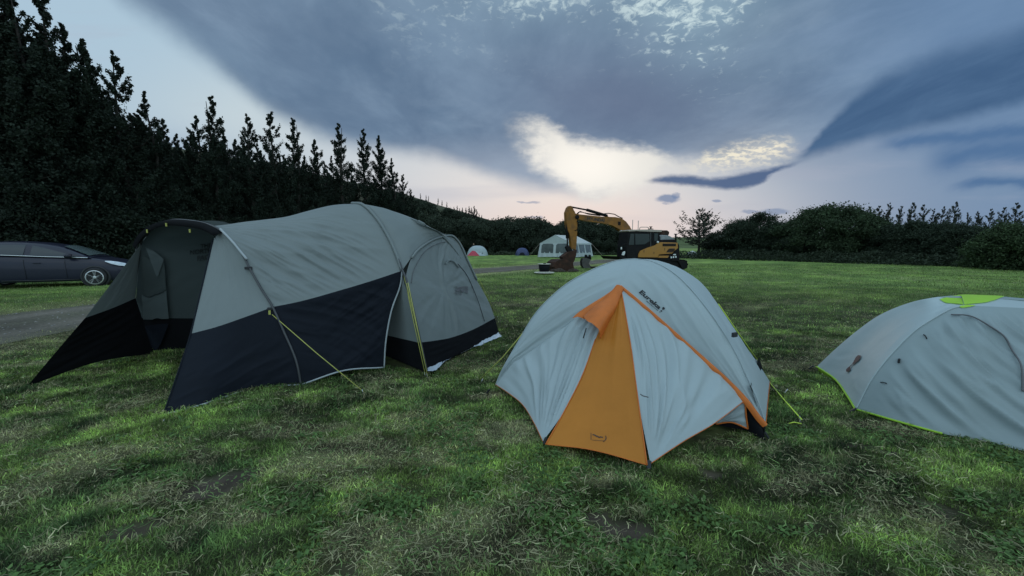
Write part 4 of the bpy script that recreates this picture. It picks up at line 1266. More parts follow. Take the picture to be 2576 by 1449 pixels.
# the logo: two pointed lozenges on a thin stem
gs3 = coons(hem3, [T3, A3], poleB, poleF, 40, 70)
l5 = lambda x, y: (1980.6 + .3527 * x, 670.9 + .3527 * y)
mark('emblem', gs3, [[l5(*q) for q in ((535, 638), (533, 655), (515, 678), (485, 700), (470, 705), (482, 685), (500, 650), (515, 636))], [l5(*q) for q in ((474, 698), (470, 710), (455, 722), (450, 720))],
                     [l5(*q) for q in ((460, 718), (460, 738), (445, 754), (430, 753), (430, 738), (445, 722))]], mat('dark_red_print', (0.035, 0.014, 0.024), vary=.05), low, 0.014)
for x_, y_ in ((806, 670), ):
    q = zi[0]; a_ = sheet_uv(g_v3, [l5(x_, y_)])[0]; q = (int(a_[1] * 70), int(a_[0] * 90))
    bm = bmesh.new(); box(bm, g_v3[q] + nn[q] * .008 - off(low), (.04, .014, .035), .7, .003); bm_obj('loop_patch', bm, m_ink, low)
for (x_, y_), (x2, y2) in (((975, 485), (1010, 508)), ((685, 815), (718, 828))):
    a_ = sheet_uv(g_v3, [l5(x_, y_), l5(x2, y2)])
    q, q2 = ((int(b_[1] * 70), int(b_[0] * 90)) for b_ in a_)
    tubes('tie_loop', [[g_v3[q] + nn[q] * .006, (g_v3[q] + g_v3[q2]) / 2 + nn[q] * .022, g_v3[q2] + nn[q2] * .006]], 0.0045, m_ink, low)
for p in (gp(2145, 1040), gp(2040, 930), gp(2103, 962)):
    bm = bmesh.new(); box(bm, (0, 0, 0), (.06, .03, .014), 0, .004); o_ = bm_obj('peg_loop', bm, m_ink, low); o_.location = tuple(p - off(low) + np.array([0, 0, .03])); o_.rotation_euler = (.2, .8, 2.6)
KEEP_OUT.append([tuple(p[:2]) for p in (F3 + u3 * .05, gp(2300, 1060), V3, G3, H3, B3 + u3 * .1)])

# ------------------------------------------------------------------ trees and shrubs
m_leaf = mat('dark_foliage', (1, 1, 1), rough=0.7, spec=0.15, vary=0.3, vscale=0.7, transl=0.2, attr='tint')
m_bark = mat('bark', (0.035, 0.030, 0.026), rough=0.9, spec=0.1, vary=0.4, vscale=8, bump=0.6, bscale=25)
m_birch = mat('pale_bark', (0.22, 0.20, 0.18), rough=0.9, spec=0.1, vary=0.4, vscale=6, bump=0.5, bscale=25)


def leaf_mesh(name, pts, size, r, tint):
    n = len(pts)
    a = r.normal(0, 1, (n, 3)); a /= np.linalg.norm(a, axis=1, keepdims=True)
    b = np.cross(a, r.normal(0, 1, (n, 3))); b /= np.linalg.norm(b, axis=1, keepdims=True) + 1e-9
    s = (size * (0.6 + 0.8 * r.random(n)))[:, None]
    c = np.cross(a, b)
    V = np.stack([pts - a * s, pts + b * s * 0.55 + c * s * .15, pts + a * s, pts - b * s * 0.55 + c * s * .15], 1)
    q = np.arange(n)[:, None] * 4 + np.arange(4)[None]
    col = np.repeat((np.array(tint)[None] * (0.6 + 0.8 * r.random(n))[:, None])[:, None], 4, 1)
    return mesh_np(name, V.reshape(-1, 3), q, None, False, col.reshape(-1, 3))


def limbs_mesh(name, paths):
    o = tubes('tmp', [p for p, _ in paths[:1]], paths[0][1], None, None, 7)
    me0 = o.data; bpy.data.objects.remove(o)
    Vs, Q, T, b = [], [], [], 0
    for p, rad in paths:
        o = tubes('tmp', [p], rad, None, None, 5)
        me = o.data; bpy.data.objects.remove(o)
        v = np.array([x.co[:] for x in me.vertices])
        for f in me.polygons:
            vs = [i + b for i in f.vertices]
            (Q if len(vs) == 4 else T).append(vs)
        Vs.append(v); b += len(v); bpy.data.meshes.remove(me)
    bpy.data.meshes.remove(me0)
    me = mesh_np(name, np.vstack(Vs), Q if Q else None, T if T else None)
    return me


def upright(seed, Ht=10.0, R=2.3, nb=120, per=215, size=0.052, base=0.04, tint=(0.021, 0.030, 0.021), power=0.75, lift_=0.7, spires=2):
    """tall leafy tree with upswept clumped branches and one or more pointed leaders"""
    r = np.random.default_rng(seed)
    limbs = [([(0, 0, -0.2), (r.normal(0, .08), r.normal(0, .08), Ht * .3), (r.normal(0, .12), r.normal(0, .12), Ht * .65), (r.normal(0, .1), r.normal(0, .1), Ht * .97)], [.20 * Ht / 10, .15 * Ht / 10, .08 * Ht / 10, .015])]
    P = []
    leaders = [(0.0, 0.0, 1.0, 1.0)] + [(r.normal(0, .75), r.normal(0, .75), r.uniform(.68, .93), r.uniform(.35, .6)) for _ in range(spires)]
    for lx, ly, top, wgt in leaders:
        k = int(nb * wgt)
        for i in range(k):
            t = base + (top - base) * (i + r.random()) / k
            h = t * Ht
            prof = (max(0.0, 1 - t / top)) ** power * (0.5 + 0.5 * min(1, (t + .12) / .3))
            L = R * (0.06 + 0.94 * prof) * (0.45 + 0.75 * r.random()) * (0.75 if wgt < 1 else 1.0)
            if t > top * 0.9: L *= 0.6
            az = r.random() * 6.283
            up = lift_ * (0.55 + 0.9 * t) + r.normal(0, .2)
            d = np.array([math.cos(az), math.sin(az), 0.0])
            o = np.array([lx * t * 1.1, ly * t * 1.1, h - (0.25 + .35 * up) * L])
            if i % 4 == 0 and wgt == 1.0: limbs.append(([o, o + d * L * .5 + np.array([0, 0, .22 * up * L]), o + d * L * .95 + np.array([0, 0, .85 * up * L])], [.035, .022, .006]))
            n = int(per * (0.35 + L / R))
            # leaves gather in tufts along a branch that sweeps up to a pointed tip
            cl = np.concatenate([[0.92], r.random(4) ** 0.7]); ck = r.integers(0, 5, n)
            s = np.clip(0.80 * cl[ck] + 0.22 * r.random(n), 0, 1.04)
            wd = (0.05 + 0.085 * L / R * (1.15 - 0.75 * s)) * (Ht / 10) ** .5 * (0.45 + 0.55 * min(1.0, 3.0 * (1 - t / top)))
            p = o + d[None] * (s * L)[:, None] + np.array([0, 0, 1.0])[None] * (up * L * s ** 1.7)[:, None] + r.normal(0, 1, (n, 3)) * wd[:, None] * np.array([1, 1, 1.25])
            P.append(p)
    P = np.vstack(P)
    P = P[P[:, 2] > 0.05]
    P[:, 2] *= Ht / np.percentile(P[:, 2], 99.9)
    return limbs_mesh('trunk', limbs), leaf_mesh('crown', P, size, r, tint)


def bushy(seed, Ht=4.0, R=2.4, clumps=60, per=130, size=0.11, tint=(0.032, 0.044, 0.028), flat=0.9, lo=0.0, spread=0.16, dens=1.0, pw=2.2):
    """rounded bush or small tree: leaf clumps over and inside an uneven dome"""
    r = np.random.default_rng(seed)
    P, limbs = [], []
    for i in range(clumps):
        az = r.random() * 6.283
        cz = lo + (1 - lo) * r.random() ** 0.8
        rr = (1 - max(0, (cz - 0.35) / 0.65) ** pw) ** (1 / pw) if cz > .35 else (0.82 + 0.18 * cz / .35)
        rad = R * rr * (0.25 + 0.75 * r.random() ** 0.5) * (0.85 + 0.3 * r.random())
        c = np.array([rad * math.cos(az), rad * math.sin(az), cz * Ht * (0.90 + 0.12 * r.random())])
        n = int(per * (0.6 + 0.8 * r.random()))
        P.append(c + r.normal(0, 1, (n, 3)) * R * spread * np.array([1, 1, .75]))
        if i % 5 == 0: limbs.append(([(0, 0, -.1), c * np.array([.35, .35, .5]), c * .95], [.07, .045, .01]))
    P = np.vstack(P); P = P[P[:, 2] > 0.03]
    P[:, 2] *= Ht / np.percentile(P[:, 2], 99.5)
    return limbs_mesh('trunk', limbs), leaf_mesh('crown', P, size, r, tint)


def plant(name, meshes, label, cat, x, y, s=1.0, sz=None, rz=0.0, group=None, bark=None, z=0.0, lean=0.0):
    t = thing(name, label, cat, (x, y, z), rz, group)
    t.scale = (s, s, s if sz is None else sz)
    t.rotation_euler = (lean, 0, rz)
    a = link('trunk', meshes[0], bark or m_bark, t); b = link('crown', meshes[1], m_leaf, t)
    return t


UP = [upright(200 + i, spires=(2, 1, 3, 0, 2, 1)[i], R=(2.3, 1.9, 2.6, 1.7, 2.2, 2.0)[i], power=(.75, .7, .8, .65, .9, .7)[i]) for i in range(6)]


def at_px(px, py, line):
    """where the sight line at a pixel meets the tree row, and how tall a tree there must be"""
    u_, w_ = uw(px, py)
    (x0, y0), (x1, y1) = line
    k = (x1 - x0) / (y1 - y0)
    y = (x0 - k * y0) / (u_ - k)
    return u_ * y, y, H + w_ * y


ROW = ((-23.0, 14.0), (-12.2, 42.0))
r_ = random.Random(3)
named = [
    (-60, -120, 0, 'tall dark leafy tree at the very left edge, its top out of frame'),
    (22, -35, 2, 'tall dark tree at the left edge whose top reaches the frame'),
    (104, -25, 0, 'tallest dark broad tree in full view left of the sky gap'),
    (158, 62, 4, 'narrower dark tree just right of the tallest one'),
    (203, 100, 1, 'dark tree with a lone purple tinged tip beside the tall pair'),
    (286, 134, 2, 'dark tree with a knobbly double top standing clear against pale sky'),
    (362, 233, 4, 'dark tree sloping down right of the knobbly double topped tree'),
    (408, 300, 1, 'short dark tree in the dip of the left tree line'),
    (530, 243, 3, 'dark tree with a sharp single spire above the middle of the row'),
    (492, 292, 5, 'lower dark tree left of the sharp single spire'),
    (622, 290, 2, 'broad dark tree with a ragged flat top above the big tent porch'),
    (680, 284, 0, 'dark tree with twin tufts beside the ragged flat topped tree'),
    (736, 300, 3, 'pointed dark tree left of the low notch in the row'),
    (790, 352, 1, 'short dark tree in the notch left of three slim spires'),
    (852, 312, 3, 'first of three slim spires, the tallest, above the tent roof'),
    (912, 326, 3, 'middle of three slim dark spires above the tent peak'),
    (951, 342, 1, 'last and forked one of the three slim spires'),
    (985, 400, 4, 'dark tree stepping down at the right end of the row'),
    (1013, 440, 0, 'second last dark tree at the right end of the row'),
    (1032, 476, 2, 'last small dark tree where the row meets the hill'),
]
for px, py, k, lab in named:
    x, y, hgt = at_px(px, py, ROW)
    plant('poplar_tree', UP[k], lab, 'tree', x, y, hgt / 10.0 * 1.0, None, r_.random() * 6.28, 'dark trees in the row on the left')
env = [(-300, -150), (-60, -60), (0, 0), (150, 130), (210, 215), (250, 225), (400, 315), (450, 330), (560, 325), (650, 340), (780, 385), (840, 395), (960, 430), (1000, 470), (1045, 510), (1100, 530)]
for off_x, n_, drop in ((-0.7, 24, 50), (-3.0, 26, 48), (-6.0, 26, 50)):
    line = ((ROW[0][0] + off_x, ROW[0][1]), (ROW[1][0] + off_x, ROW[1][1]))
    for i in range(n_):
        px = -130 + 1185 * (i + r_.random() * 0.8) / n_
        py = np.interp(px, [e[0] for e in env], [e[1] for e in env]) + drop * r_.random()
        x, y, hgt = at_px(px, py, line)
        if px > 1020: continue
        plant('poplar_tree', UP[r_.randrange(6)], 'dark tree filling the dense row behind the outstanding tops', 'tree', x, y, hgt / 10.0, None, r_.random() * 6.28, 'trees filling the left row')
BU = [bushy(300 + i, clumps=110, per=120, size=.08, spread=.13, tint=(0.020, 0.029, 0.019)) for i in range(4)]
for i in range(22):
    px = -40 + 1080 * i / 21 + r_.random() * 20
    x, y, hgt = at_px(px, 600, ((ROW[0][0] + 0.2, ROW[0][1]), (ROW[1][0] + 0.6, ROW[1][1])))
    plant('bush', BU[i % 4], 'dark undergrowth bush along the foot of the left tree row', 'bush', x, y, (0.55 + 0.35 * r_.random()), None, r_.random() * 6, 'undergrowth of the left row')

# hill on the left behind the meadow
hx = np.linspace(-420, 60, 120); hy = np.linspace(85, 420, 60)
HX, HY = np.meshgrid(hx, hy)
crest_ = np.interp(HX, [-420, -200, -90, -38, -25, -12, 2, 17, 35, 60], [62, 50, 33, 20.8, 16.6, 12.3, 8.6, 5.0, 1.2, -1])
prof_ = sst(HY, 88, 152) * (1 - 0.6 * sst(HY, 170, 420))
HZ = crest_ * prof_ + (fbm(HX * .06, HY * .06, 401) - .5) * 3 * prof_ - 0.5
hi_ = (np.arange(59)[:, None] * 120 + np.arange(119)[None]).ravel()
hill = link('hill', mesh_np('hill', np.stack([HX.ravel(), HY.ravel(), HZ.ravel()], 1), np.stack([hi_, hi_ + 1, hi_ + 121, hi_ + 120], 1)),
            mat('hill_heath', (0.075, 0.068, 0.048), rough=0.95, spec=0.05, vary=0.5, vscale=0.12, dirt=(0.05, 0.07, 0.035), dscale=0.05, damt=0.8))
hill['kind'] = 'structure'
# low far ridge closing the view to the right
rx = np.linspace(-100, 900, 140); ry = np.linspace(200, 520, 12)
RX, RY = np.meshgrid(rx, ry)
RZ = (6.5 + 4 * fbm(RX * .012, RY * .01, 411) + sst(RX, 60, 500) * 8) * sst(RY, 200, 330) * sst(RX, -100, 0) - .5
ri_ = (np.arange(11)[:, None] * 140 + np.arange(139)[None]).ravel()
ridge_o = link('far_hill', mesh_np('far_hill', np.stack([RX.ravel(), RY.ravel(), RZ.ravel()], 1), np.stack([ri_, ri_ + 1, ri_ + 141, ri_ + 140], 1)),
               mat('far_meadow', (0.085, 0.115, 0.05), rough=0.95, spec=0.05, vary=0.4, vscale=0.08))
ridge_o['kind'] = 'structure'


def hill_z(x, y):
    c = np.interp(x, [-420, -200, -90, -38, -25, -12, 2, 17, 35, 60], [62, 50, 33, 20.8, 16.6, 12.3, 8.6, 5.0, 1.2, -1])
    return c * float(sst(np.array(float(y)), 88, 152)) - 0.6
SPZ = [upright(500 + i, 6.0, 0.9, 30, 60, 0.16, 0.05, (0.036, 0.044, 0.034), .7, .8, 0) for i in range(3)]
for px, py in ((1058, 505), (1072, 503), (1078, 502), (1102, 498), (1112, 506), (1124, 509)):
    u_, w_ = uw(px, py); y = 150.0; x = u_ * y
    z = hill_z(x, y); hgt = max(2.2, H + w_ * y - z)
    plant('spruce_tree', SPZ[px % 3], 'tiny lone conifer on the skyline of the hill', 'tree', x, y, hgt / 6.0, None, px, 'conifers on the hill skyline', None, z)
for px, py in ((1142, 516), (1150, 512), (1156, 519), (1163, 517), (1172, 517), (1180, 512), (1186, 516), (1193, 510), (1199, 520), (1205, 532), (1212, 545)):
    u_, w_ = uw(px, py); y = 138.0; x = u_ * y
    z = hill_z(x, y); hgt = max(3.0, H + w_ * y - z)
    plant('spruce_tree', SPZ[px % 3], 'small dark conifer in the clump where the hill slope dips', 'tree', x, y, hgt / 6.0, hgt / 6.0 * 0.8, px, 'conifer clump on the hill', None, z)
HB = [bushy(600 + i, 4.0, 2.6, 50, 90, 0.17, (0.036, 0.048, 0.031), spread=.17) for i in range(4)]
hb_n = 0
for i in range(150):
    y = r_.uniform(80, 142); x = r_.uniform(-0.34, 0.09) * y
    z = hill_z(x, y)
    crest_limit = H + uw(float(np.interp(x / y, [-.3, -.25, -.08, 0.0, .12], [1010, 1040, 1210, 1290, 1400])), float(np.interp(x / y, [-.3, -.25, -.08, 0.0, .12], [480, 495, 548, 566, 575])))[1] * y
    s = r_.uniform(.7, 1.3)
    s = min(s, (crest_limit - z - .2) / 4.1)
    if s < .35: continue
    plant('bush', HB[i % 4], 'dark shrub among those covering the lower slope of the hill', 'bush', x, y, s, None, r_.random() * 6, 'shrubs on the hill slope', None, z)

# shrubs closing the meadow behind the marquee and the far tents
MB = [bushy(700 + i, 4.6, 2.3, 80, 150, 0.11, (0.034, 0.046, 0.029), spread=.14) for i in range(4)]
i = 0
for row, (yy, hh) in enumerate(((66, 1.0), (70, 1.12), (61, .55))):
    for px in range(1030, 1640, 27 if row < 2 else 36):
        u_, _ = uw(px + r_.uniform(-8, 8), 620); y = yy + r_.uniform(-1.5, 1.5)
        if row == 2 and 1150 < px < 1350: y += 3.2
        top = float(np.interp(px, [1030, 1150, 1250, 1330, 1400, 1470, 1560, 1640], [540, 560, 562, 558, 568, 562, 575, 592]))
        hgt = (H + uw(px, top)[1] * y) * hh * r_.uniform(.86, 1.06)
        plant('bush', MB[i % 4], 'dark bushy tree in the belt behind the marquee and far tents', 'tree', u_ * y, y, hgt / 4.6, None, r_.random() * 6, 'tree belt behind the marquee'); i += 1

# right-hand hedge line
thin = upright(801, 6.0, 2.7, 56, 46, 0.085, 0.33, (0.050, 0.056, 0.042), .32, .75, 3)
def at_y(px, y): return uw(px, 620)[0] * y, y
def hfor(px, py, y): return H + uw(px, py)[1] * y
x, y = at_y(1758, 46); plant('sparse_tree', thin, 'sparse open crowned tree with sky showing through, right of the excavator', 'tree', x, y, hfor(1758, 524, 46) / 6.0 * 1.45, hfor(1758, 524, 46) / 6.0, 1.0)
RB = [bushy(820 + i, 4.6, 2.4, 110, 170, 0.08, (0.033, 0.047, 0.029), spread=.12) for i in range(4)]
for px, py, y, k, s, lab in (
    (1800, 585, 46, 0, .8, 'low dark bush at the foot of the sparse tree'),
    (1850, 555, 44, 1, 1.0, 'dark rounded bush left of the notched hedge top'),
    (1905, 538, 43, 2, 1.15, 'tall dark bush with a tufted top left of the big round one'),
    (1955, 562, 41, 3, 1.0, 'dark bush in the dip just left of the big round one'),
    (2010, 590, 38, 0, .9, 'low dark bush under the left flank of the big round one'),
    (2250, 566, 33, 1, 1.0, 'dark bush just right of the big round one'),
    (2300, 558, 32, 2, 1.0, 'dark bush under the left end of the poplar row'),
    (2360, 562, 30.5, 3, 1.0, 'dark bush under the middle of the poplar row'),
    (2420, 566, 29, 0, 1.0, 'dark bush under the right part of the poplar row'),
    (2470, 572, 28, 1, 1.0, 'dark bush left of the round shrub at the edge'),
    (2700, 560, 25, 2, 1.1, 'dark bush past the right edge of the view')):
    x, y = at_y(px, y); h_ = hfor(px, py, y)
    plant('bush', RB[k], lab, 'bush', x, y, max(h_ / 4.6, .8 * s), h_ / 4.6, px, 'bushes of the right hedge')
for q in range(26):
    px = 1790 + 36 * q + r_.uniform(-10, 10); y = float(np.interp(px, [1790, 2000, 2300, 2600, 2750], [50, 44, 37, 32, 30])) + r_.uniform(0, 2)
    top = float(np.interp(px, [1790, 1850, 1910, 1960, 2100, 2230, 2300, 2500, 2600, 2800], [606, 588, 575, 590, 585, 580, 578, 584, 582, 578]))
    x, y = at_y(px, y); h_ = hfor(px, top, y)
    plant('bush', RB[q % 4], 'dark bush in the back row closing the right hedge', 'bush', x, y, h_ / 4.6 * 1.05, h_ / 4.6, q, 'back row of the right hedge')
ROUND = bushy(850, 5.0, 4.3, 380, 150, 0.09, (0.038, 0.058, 0.028), spread=.075, pw=2.3)
x, y = at_y(2088, 38); plant('round_shrub', ROUND, 'biggest smoothly rounded shrub, a dome above the right hedge', 'shrub', x, y, hfor(2088, 519, 38) / 5.0 * 1.0, hfor(2088, 519, 38) / 5.0 * .98, 0.4)
ROUND2 = bushy(851, 3.2, 2.3, 200, 150, 0.07, (0.044, 0.068, 0.030), spread=.10, pw=2.3)
x, y = at_y(2570, 23.5); plant('round_shrub', ROUND2, 'round green shrub cut off by the right edge of the view', 'shrub', x, y, 1.0, hfor(2560, 563, 23.5) / 3.2, 0.4)
POP = [upright(860 + i, 6.0, 0.95, 36, 85, 0.062, 0.2, (0.044, 0.052, 0.042), .42, 1.05, 1) for i in range(4)]
pops = [(2012, 534, 'lone thin tip poking out beside the round shrub'), (2178, 520, 'first small poplar right of the round shrub'), (2201, 518, 'second small poplar of the row right of the round shrub'), (2226, 511, 'slim pointed poplar, third in the row'),
        (2256, 519, 'short poplar left of the tall one in the left half'), (2285, 510, 'tallest slim poplar in the left half of the row'), (2312, 515, 'tufted poplar right of the tallest slim one'), (2340, 526, 'low poplar at the start of the dense middle'),
        (2362, 520, 'bushier poplar in the dense middle of the row'), (2392, 508, 'leaning feathery poplar in the middle of the row'), (2425, 535, 'smallest poplar standing alone in the gap'), (2450, 532, 'broad low poplar right of the gap'),
        (2482, 526, 'wind bent poplar right of the broad low one'), (2515, 522, 'thin topped poplar left of the last big one'), (2545, 510, 'last and fullest poplar near the right edge')]
for j, (px, py, lab) in enumerate(pops):
    y = 46 - (px - 2012) * .012
    x, _ = at_y(px, y); h_ = hfor(px, py, y)
    plant('poplar_tree', POP[j % 4], lab, 'tree', x, y, h_ / 6.0, None, j * 1.3, 'poplars above the right hedge', None, 0, 0.0)

# rank weeds along the foot of the right hedge
def weeds():
    r = np.random.default_rng(77)
    n = 15000
    t = r.random(n)
    bx = np.interp(t, [0, .3, .6, 1.0], [17.5, 25.0, 29.2, 33.0]); by = np.interp(t, [0, .3, .6, 1.0], [45.0, 35.5, 28.5, 19.0])
    d = r.random(n) * 4.0
    x = bx + d * 0.75; y = by + d * 0.65
    z = r.random(n) * (0.35 + 0.75 * fbm(x * .8, y * .8, 78, 3)) * (0.45 + 0.5 * np.minimum(d, 1.5))
    o = link('weeds', leaf_mesh('weeds', np.stack([x, y, z], 1), 0.09, r, (0.034, 0.046, 0.028)), m_leaf); o['kind'] = 'stuff'
    n = 9000
    x = r.uniform(-16, 20, n); y = 58.5 + r.random(n) * 3.0 + 1.2 * fbm(x * .2, x * 0, 79)
    z = r.random(n) * 0.8 * fbm(x * .7, y * .7, 80, 3)
    o = link('weeds', leaf_mesh('weeds', np.stack([x, y, z], 1), 0.15, r, (0.042, 0.056, 0.032)), m_leaf); o['kind'] = 'stuff'
weeds()

# ------------------------------------------------------------------ excavator
m_yel = mat('excavator_yellow', (0.25, 0.102, 0.014), rough=0.6, spec=0.3, vary=0.15, vscale=3, dirt=(0.075, 0.042, 0.022), dscale=2.6, damt=0.8)
m_yel2 = mat('excavator_panel', (0.37, 0.165, 0.022), rough=0.5, spec=0.4, vary=0.08, vscale=3, dirt=(0.20, 0.11, 0.05), dscale=3.0, damt=0.5)
m_steel = mat('dark_steel', (0.012, 0.0125, 0.014), rough=0.8, spec=0.07, vary=0.2, vscale=4, dirt=(0.028, 0.022, 0.018), dscale=5, damt=0.4)
m_rust = mat('rusty_steel', (0.052, 0.024, 0.016), rough=0.85, spec=0.2, vary=0.4, vscale=5, bump=0.6, bscale=14, dirt=(0.020, 0.016, 0.013), dscale=3, damt=0.9)
m_glass = mat('cab_glass', (0.018, 0.028, 0.026), rough=0.12, spec=0.25, vary=0.05)
m_chrome = mat('chrome', (0.62, 0.63, 0.65), rough=0.25, metal=1.0, vary=0.03)
m_white = mat('white_plastic', (0.62, 0.64, 0.64), rough=0.5, vary=0.06)
m_dgrey = mat('grey_cover', (0.22, 0.23, 0.24), rough=0.6, vary=0.15)
m_tan = mat('roof_tan', (0.36, 0.30, 0.25), rough=0.6, vary=0.1)
m_grille = mat('grille', (0.075, 0.045, 0.03), rough=0.7, vary=0.25, vscale=20)

EX0 = np.array([8.85, 24.0, 0.0])
EA = math.radians(200.0)
EF = np.array([math.cos(EA), math.sin(EA), 0]); EL = np.array([-math.sin(EA), math.cos(EA), 0])


def ex(px, py, yl=0.0):
    p = onp(px, py, EX0 + EL * yl, EL) - EX0
    return (float(p.dot(EF)), float(p[2]))


exc = thing('excavator', 'yellow excavator with dark cab and its muddy bucket set down on the grass', 'excavator', tuple(EX0), EA)


def E(name, pts, y0, y1, m, bev=0.0, yref=None, parent=None):
    yr = max(y0, y1) if yref is None else yref
    return bm_obj(name, prism([ex(a, b, yr) for a, b in pts], y0, y1, bev), m, parent or exc)


# boom, stick and bucket work in the plane just right of the cab
BY = 0.0
boom = [(1449.2, 537), (1458.5, 540.6), (1514, 545), (1548, 546), (1564.5, 549), (1575.7, 557.3), (1584, 568.5), (1590, 580), (1600, 606), (1592, 612), (1579, 598), (1568, 583), (1557, 574), (1540, 566.6), (1514, 561), (1477, 556.4), (1453, 551.5)]
ob = E('boom', boom, BY - 0.17, BY + 0.17, m_yel, 0.03)
stick = [(1428.7, 522), (1433, 517.8), (1437.5, 517.6), (1441, 522), (1446.4, 533), (1451, 544), (1453, 560), (1452, 583), (1450.5, 613), (1449, 628), (1438, 627), (1437, 610), (1435.5, 594.5), (1429, 580), (1425, 557), (1424, 535)]
E('stick', stick, BY - 0.14, BY + 0.14, m_yel, 0.03)


def epath(pts, yl): return [(*[ex(a, b, yl)[0]], yl, ex(a, b, yl)[1]) for a, b in pts]
tubes('cylinder_rod', [epath([(1438.5, 521), (1478, 528.5)], BY + .05)], 0.045, m_chrome if False else m_steel, exc, 10, True)
tubes('arm_cylinder', [epath([(1476, 528), (1527, 543)], BY + .05)], 0.085, m_steel, exc, 12, True)
tubes('bucket_cylinder', [epath([(1426.5, 556), (1427.0, 600)], BY + .02)], 0.085, m_steel, exc, 12, True)
tubes('cylinder_rod', [epath([(1427, 600), (1427.5, 622)], BY + .02)], 0.045, m_steel, exc, 10, True)
for dy in (-.3, .3):
    tubes('boom_cylinder', [epath([(1561, 580), (1570, 606)], BY + dy)], 0.06, m_chrome, exc, 10, True)
    tubes('boom_cylinder', [epath([(1568.5, 602), (1577, 638)], BY + dy)], 0.085, m_steel, exc, 10, True)
tubes('hose', [epath([(1512, 538.5), (1530, 536.5), (1546, 539), (1556, 545), (1566, 549)], BY - .06)], 0.028, m_steel, exc, 6, True)
tubes('hose', [epath([(1451, 538), (1456, 533.5), (1466, 534), (1480, 539), (1510, 543)], BY + .1)], 0.024, m_steel, exc, 6, True)
tubes('hose', [epath([(1452, 540), (1459, 531.5), (1470, 535.5), (1500, 540), (1530, 545)], BY - .02)], 0.024, m_steel, exc, 6, True)
tubes('hose', [epath([(1452, 556), (1456, 566), (1452, 578), (1446, 580)], BY + .17)], 0.026, m_steel, exc, 6, True)
bm = bmesh.new(); lathe(bm, [(0.0, -.2), (0.12, -.2), (0.12, .2), (0, .2)], 16, 'Y', (ex(1452, 546, .17)[0], 0, ex(1452, 546, .17)[1])); bm_obj('pivot_pin', bm, m_steel, exc, True)
bm = bmesh.new(); p = ex(1558, 562, .17); box(bm, (p[0], .178, p[1]), (.17, .03, .2), 0, .01); bm_obj('boom_lamp', bm, m_steel, exc)
E('linkage', [(1428, 617), (1434, 620), (1442, 634), (1448, 637), (1447, 645), (1438, 645), (1428, 630), (1424, 622)], BY - .1, BY + .1, m_steel, .02)
E('quick_coupler', [(1430, 634), (1452, 628), (1450, 642), (1446, 655), (1440, 665), (1418, 655), (1414, 646)], BY - .2, BY + .2, m_rust, .03)
# bucket: curved shell between two cheek plates, teeth to the right
shell = [(1441, 662), (1424, 652), (1408, 653), (1397, 660), (1393.5, 671), (1397, 680), (1406, 686), (1430, 687), (1455, 685.6)]
sh_i = [(1455, 684.0), (1430, 682), (1410, 680.5), (1401, 676), (1399.5, 668), (1404, 661), (1412, 657.5), (1424, 657), (1439, 667)]
bk = E('bucket', shell + sh_i, BY - .5, BY + .5, m_rust, 0)
for s in (-1, 1):
    E('cheek_plate', shell + [(1444, 676)], BY + s * .5 - .02, BY + s * .5 + .02, m_rust, 0, .5, bk)
for k in range(5):
    yy = -.42 + .21 * k
    E('tooth', [(1452, 683.4), (1452, 686.4), (1461, 687.2), (1461, 686.6)], yy - .04, yy + .04, m_steel, 0, .5, bk)
# lump of spoil in and beside the bucket
def lump(name, c, s, seed, m):
    bm = bmesh.new(); bmesh.ops.create_icosphere(bm, subdivisions=3, radius=1.0)
    for v in bm.verts:
        n_ = fbm(np.array([v.co.x * 2 + v.co.z + seed]), np.array([v.co.y * 2 - v.co.z]), seed, 4)[0]
        v.co = Vector((v.co.x * s[0], v.co.y * s[1], v.co.z * s[2])) * (0.6 + 0.8 * n_) + Vector(c)
    return bm_obj(name, bm, m, None)
m_soil = mat('soil', (0.060, 0.048, 0.040), rough=0.95, spec=0.1, vary=0.4, vscale=8, bump=1.0, bscale=12)
for c, s, q, lab in (((gp(1402, 683)[0], gp(1402, 683)[1] - .3, 0.05), (.45, .35, .20), 3, 'low heap of dug soil in front of the excavator bucket'), ((gp(1436, 683)[0], 21.6, 0.03), (.42, .35, .15), 4, 'smaller smear of soil under the bucket teeth')):
    tag(lump('soil_heap', c, s, q, m_soil), lab, 'soil')

# upper body
CY0, CY1 = 0.25, 1.10
cab = [(1581, 583), (1660.5, 583), (1658.5, 600), (1655.5, 612), (1650, 619), (1630, 625), (1611.4, 633), (1606.5, 641), (1606, 650), (1577.5, 650), (1575.5, 620)]
ocab = E('cab', cab, CY0, CY1, m_steel, .02)
E('window', [(1597.5, 588), (1633, 588.5), (1634, 606), (1622, 614.5), (1598, 615.5)], CY1 + .004, CY1 + .016, m_glass, 0, CY1, ocab)
E('window', [(1645.5, 587), (1655, 587.3), (1653.4, 606), (1645.6, 606)], CY1 + .004, CY1 + .016, m_glass, 0, CY1, ocab)
E('window', [(1586, 588), (1595, 588), (1594.5, 616), (1581, 616)], CY1 + .004, CY1 + .016, m_glass, 0, CY1, ocab)
E('door_line', [(1635.5, 585), (1637.0, 585), (1637.5, 622), (1636, 623)], CY1 + .004, CY1 + .02, m_pole, 0, CY1, ocab)
tubes('door_handle', [[(ex(1640, 600, CY1)[0], CY1 + .03, ex(1640, 600, CY1)[1]), (ex(1640, 612, CY1)[0], CY1 + .03, ex(1640, 612, CY1)[1])]], .018, m_steel, ocab, 6, True)
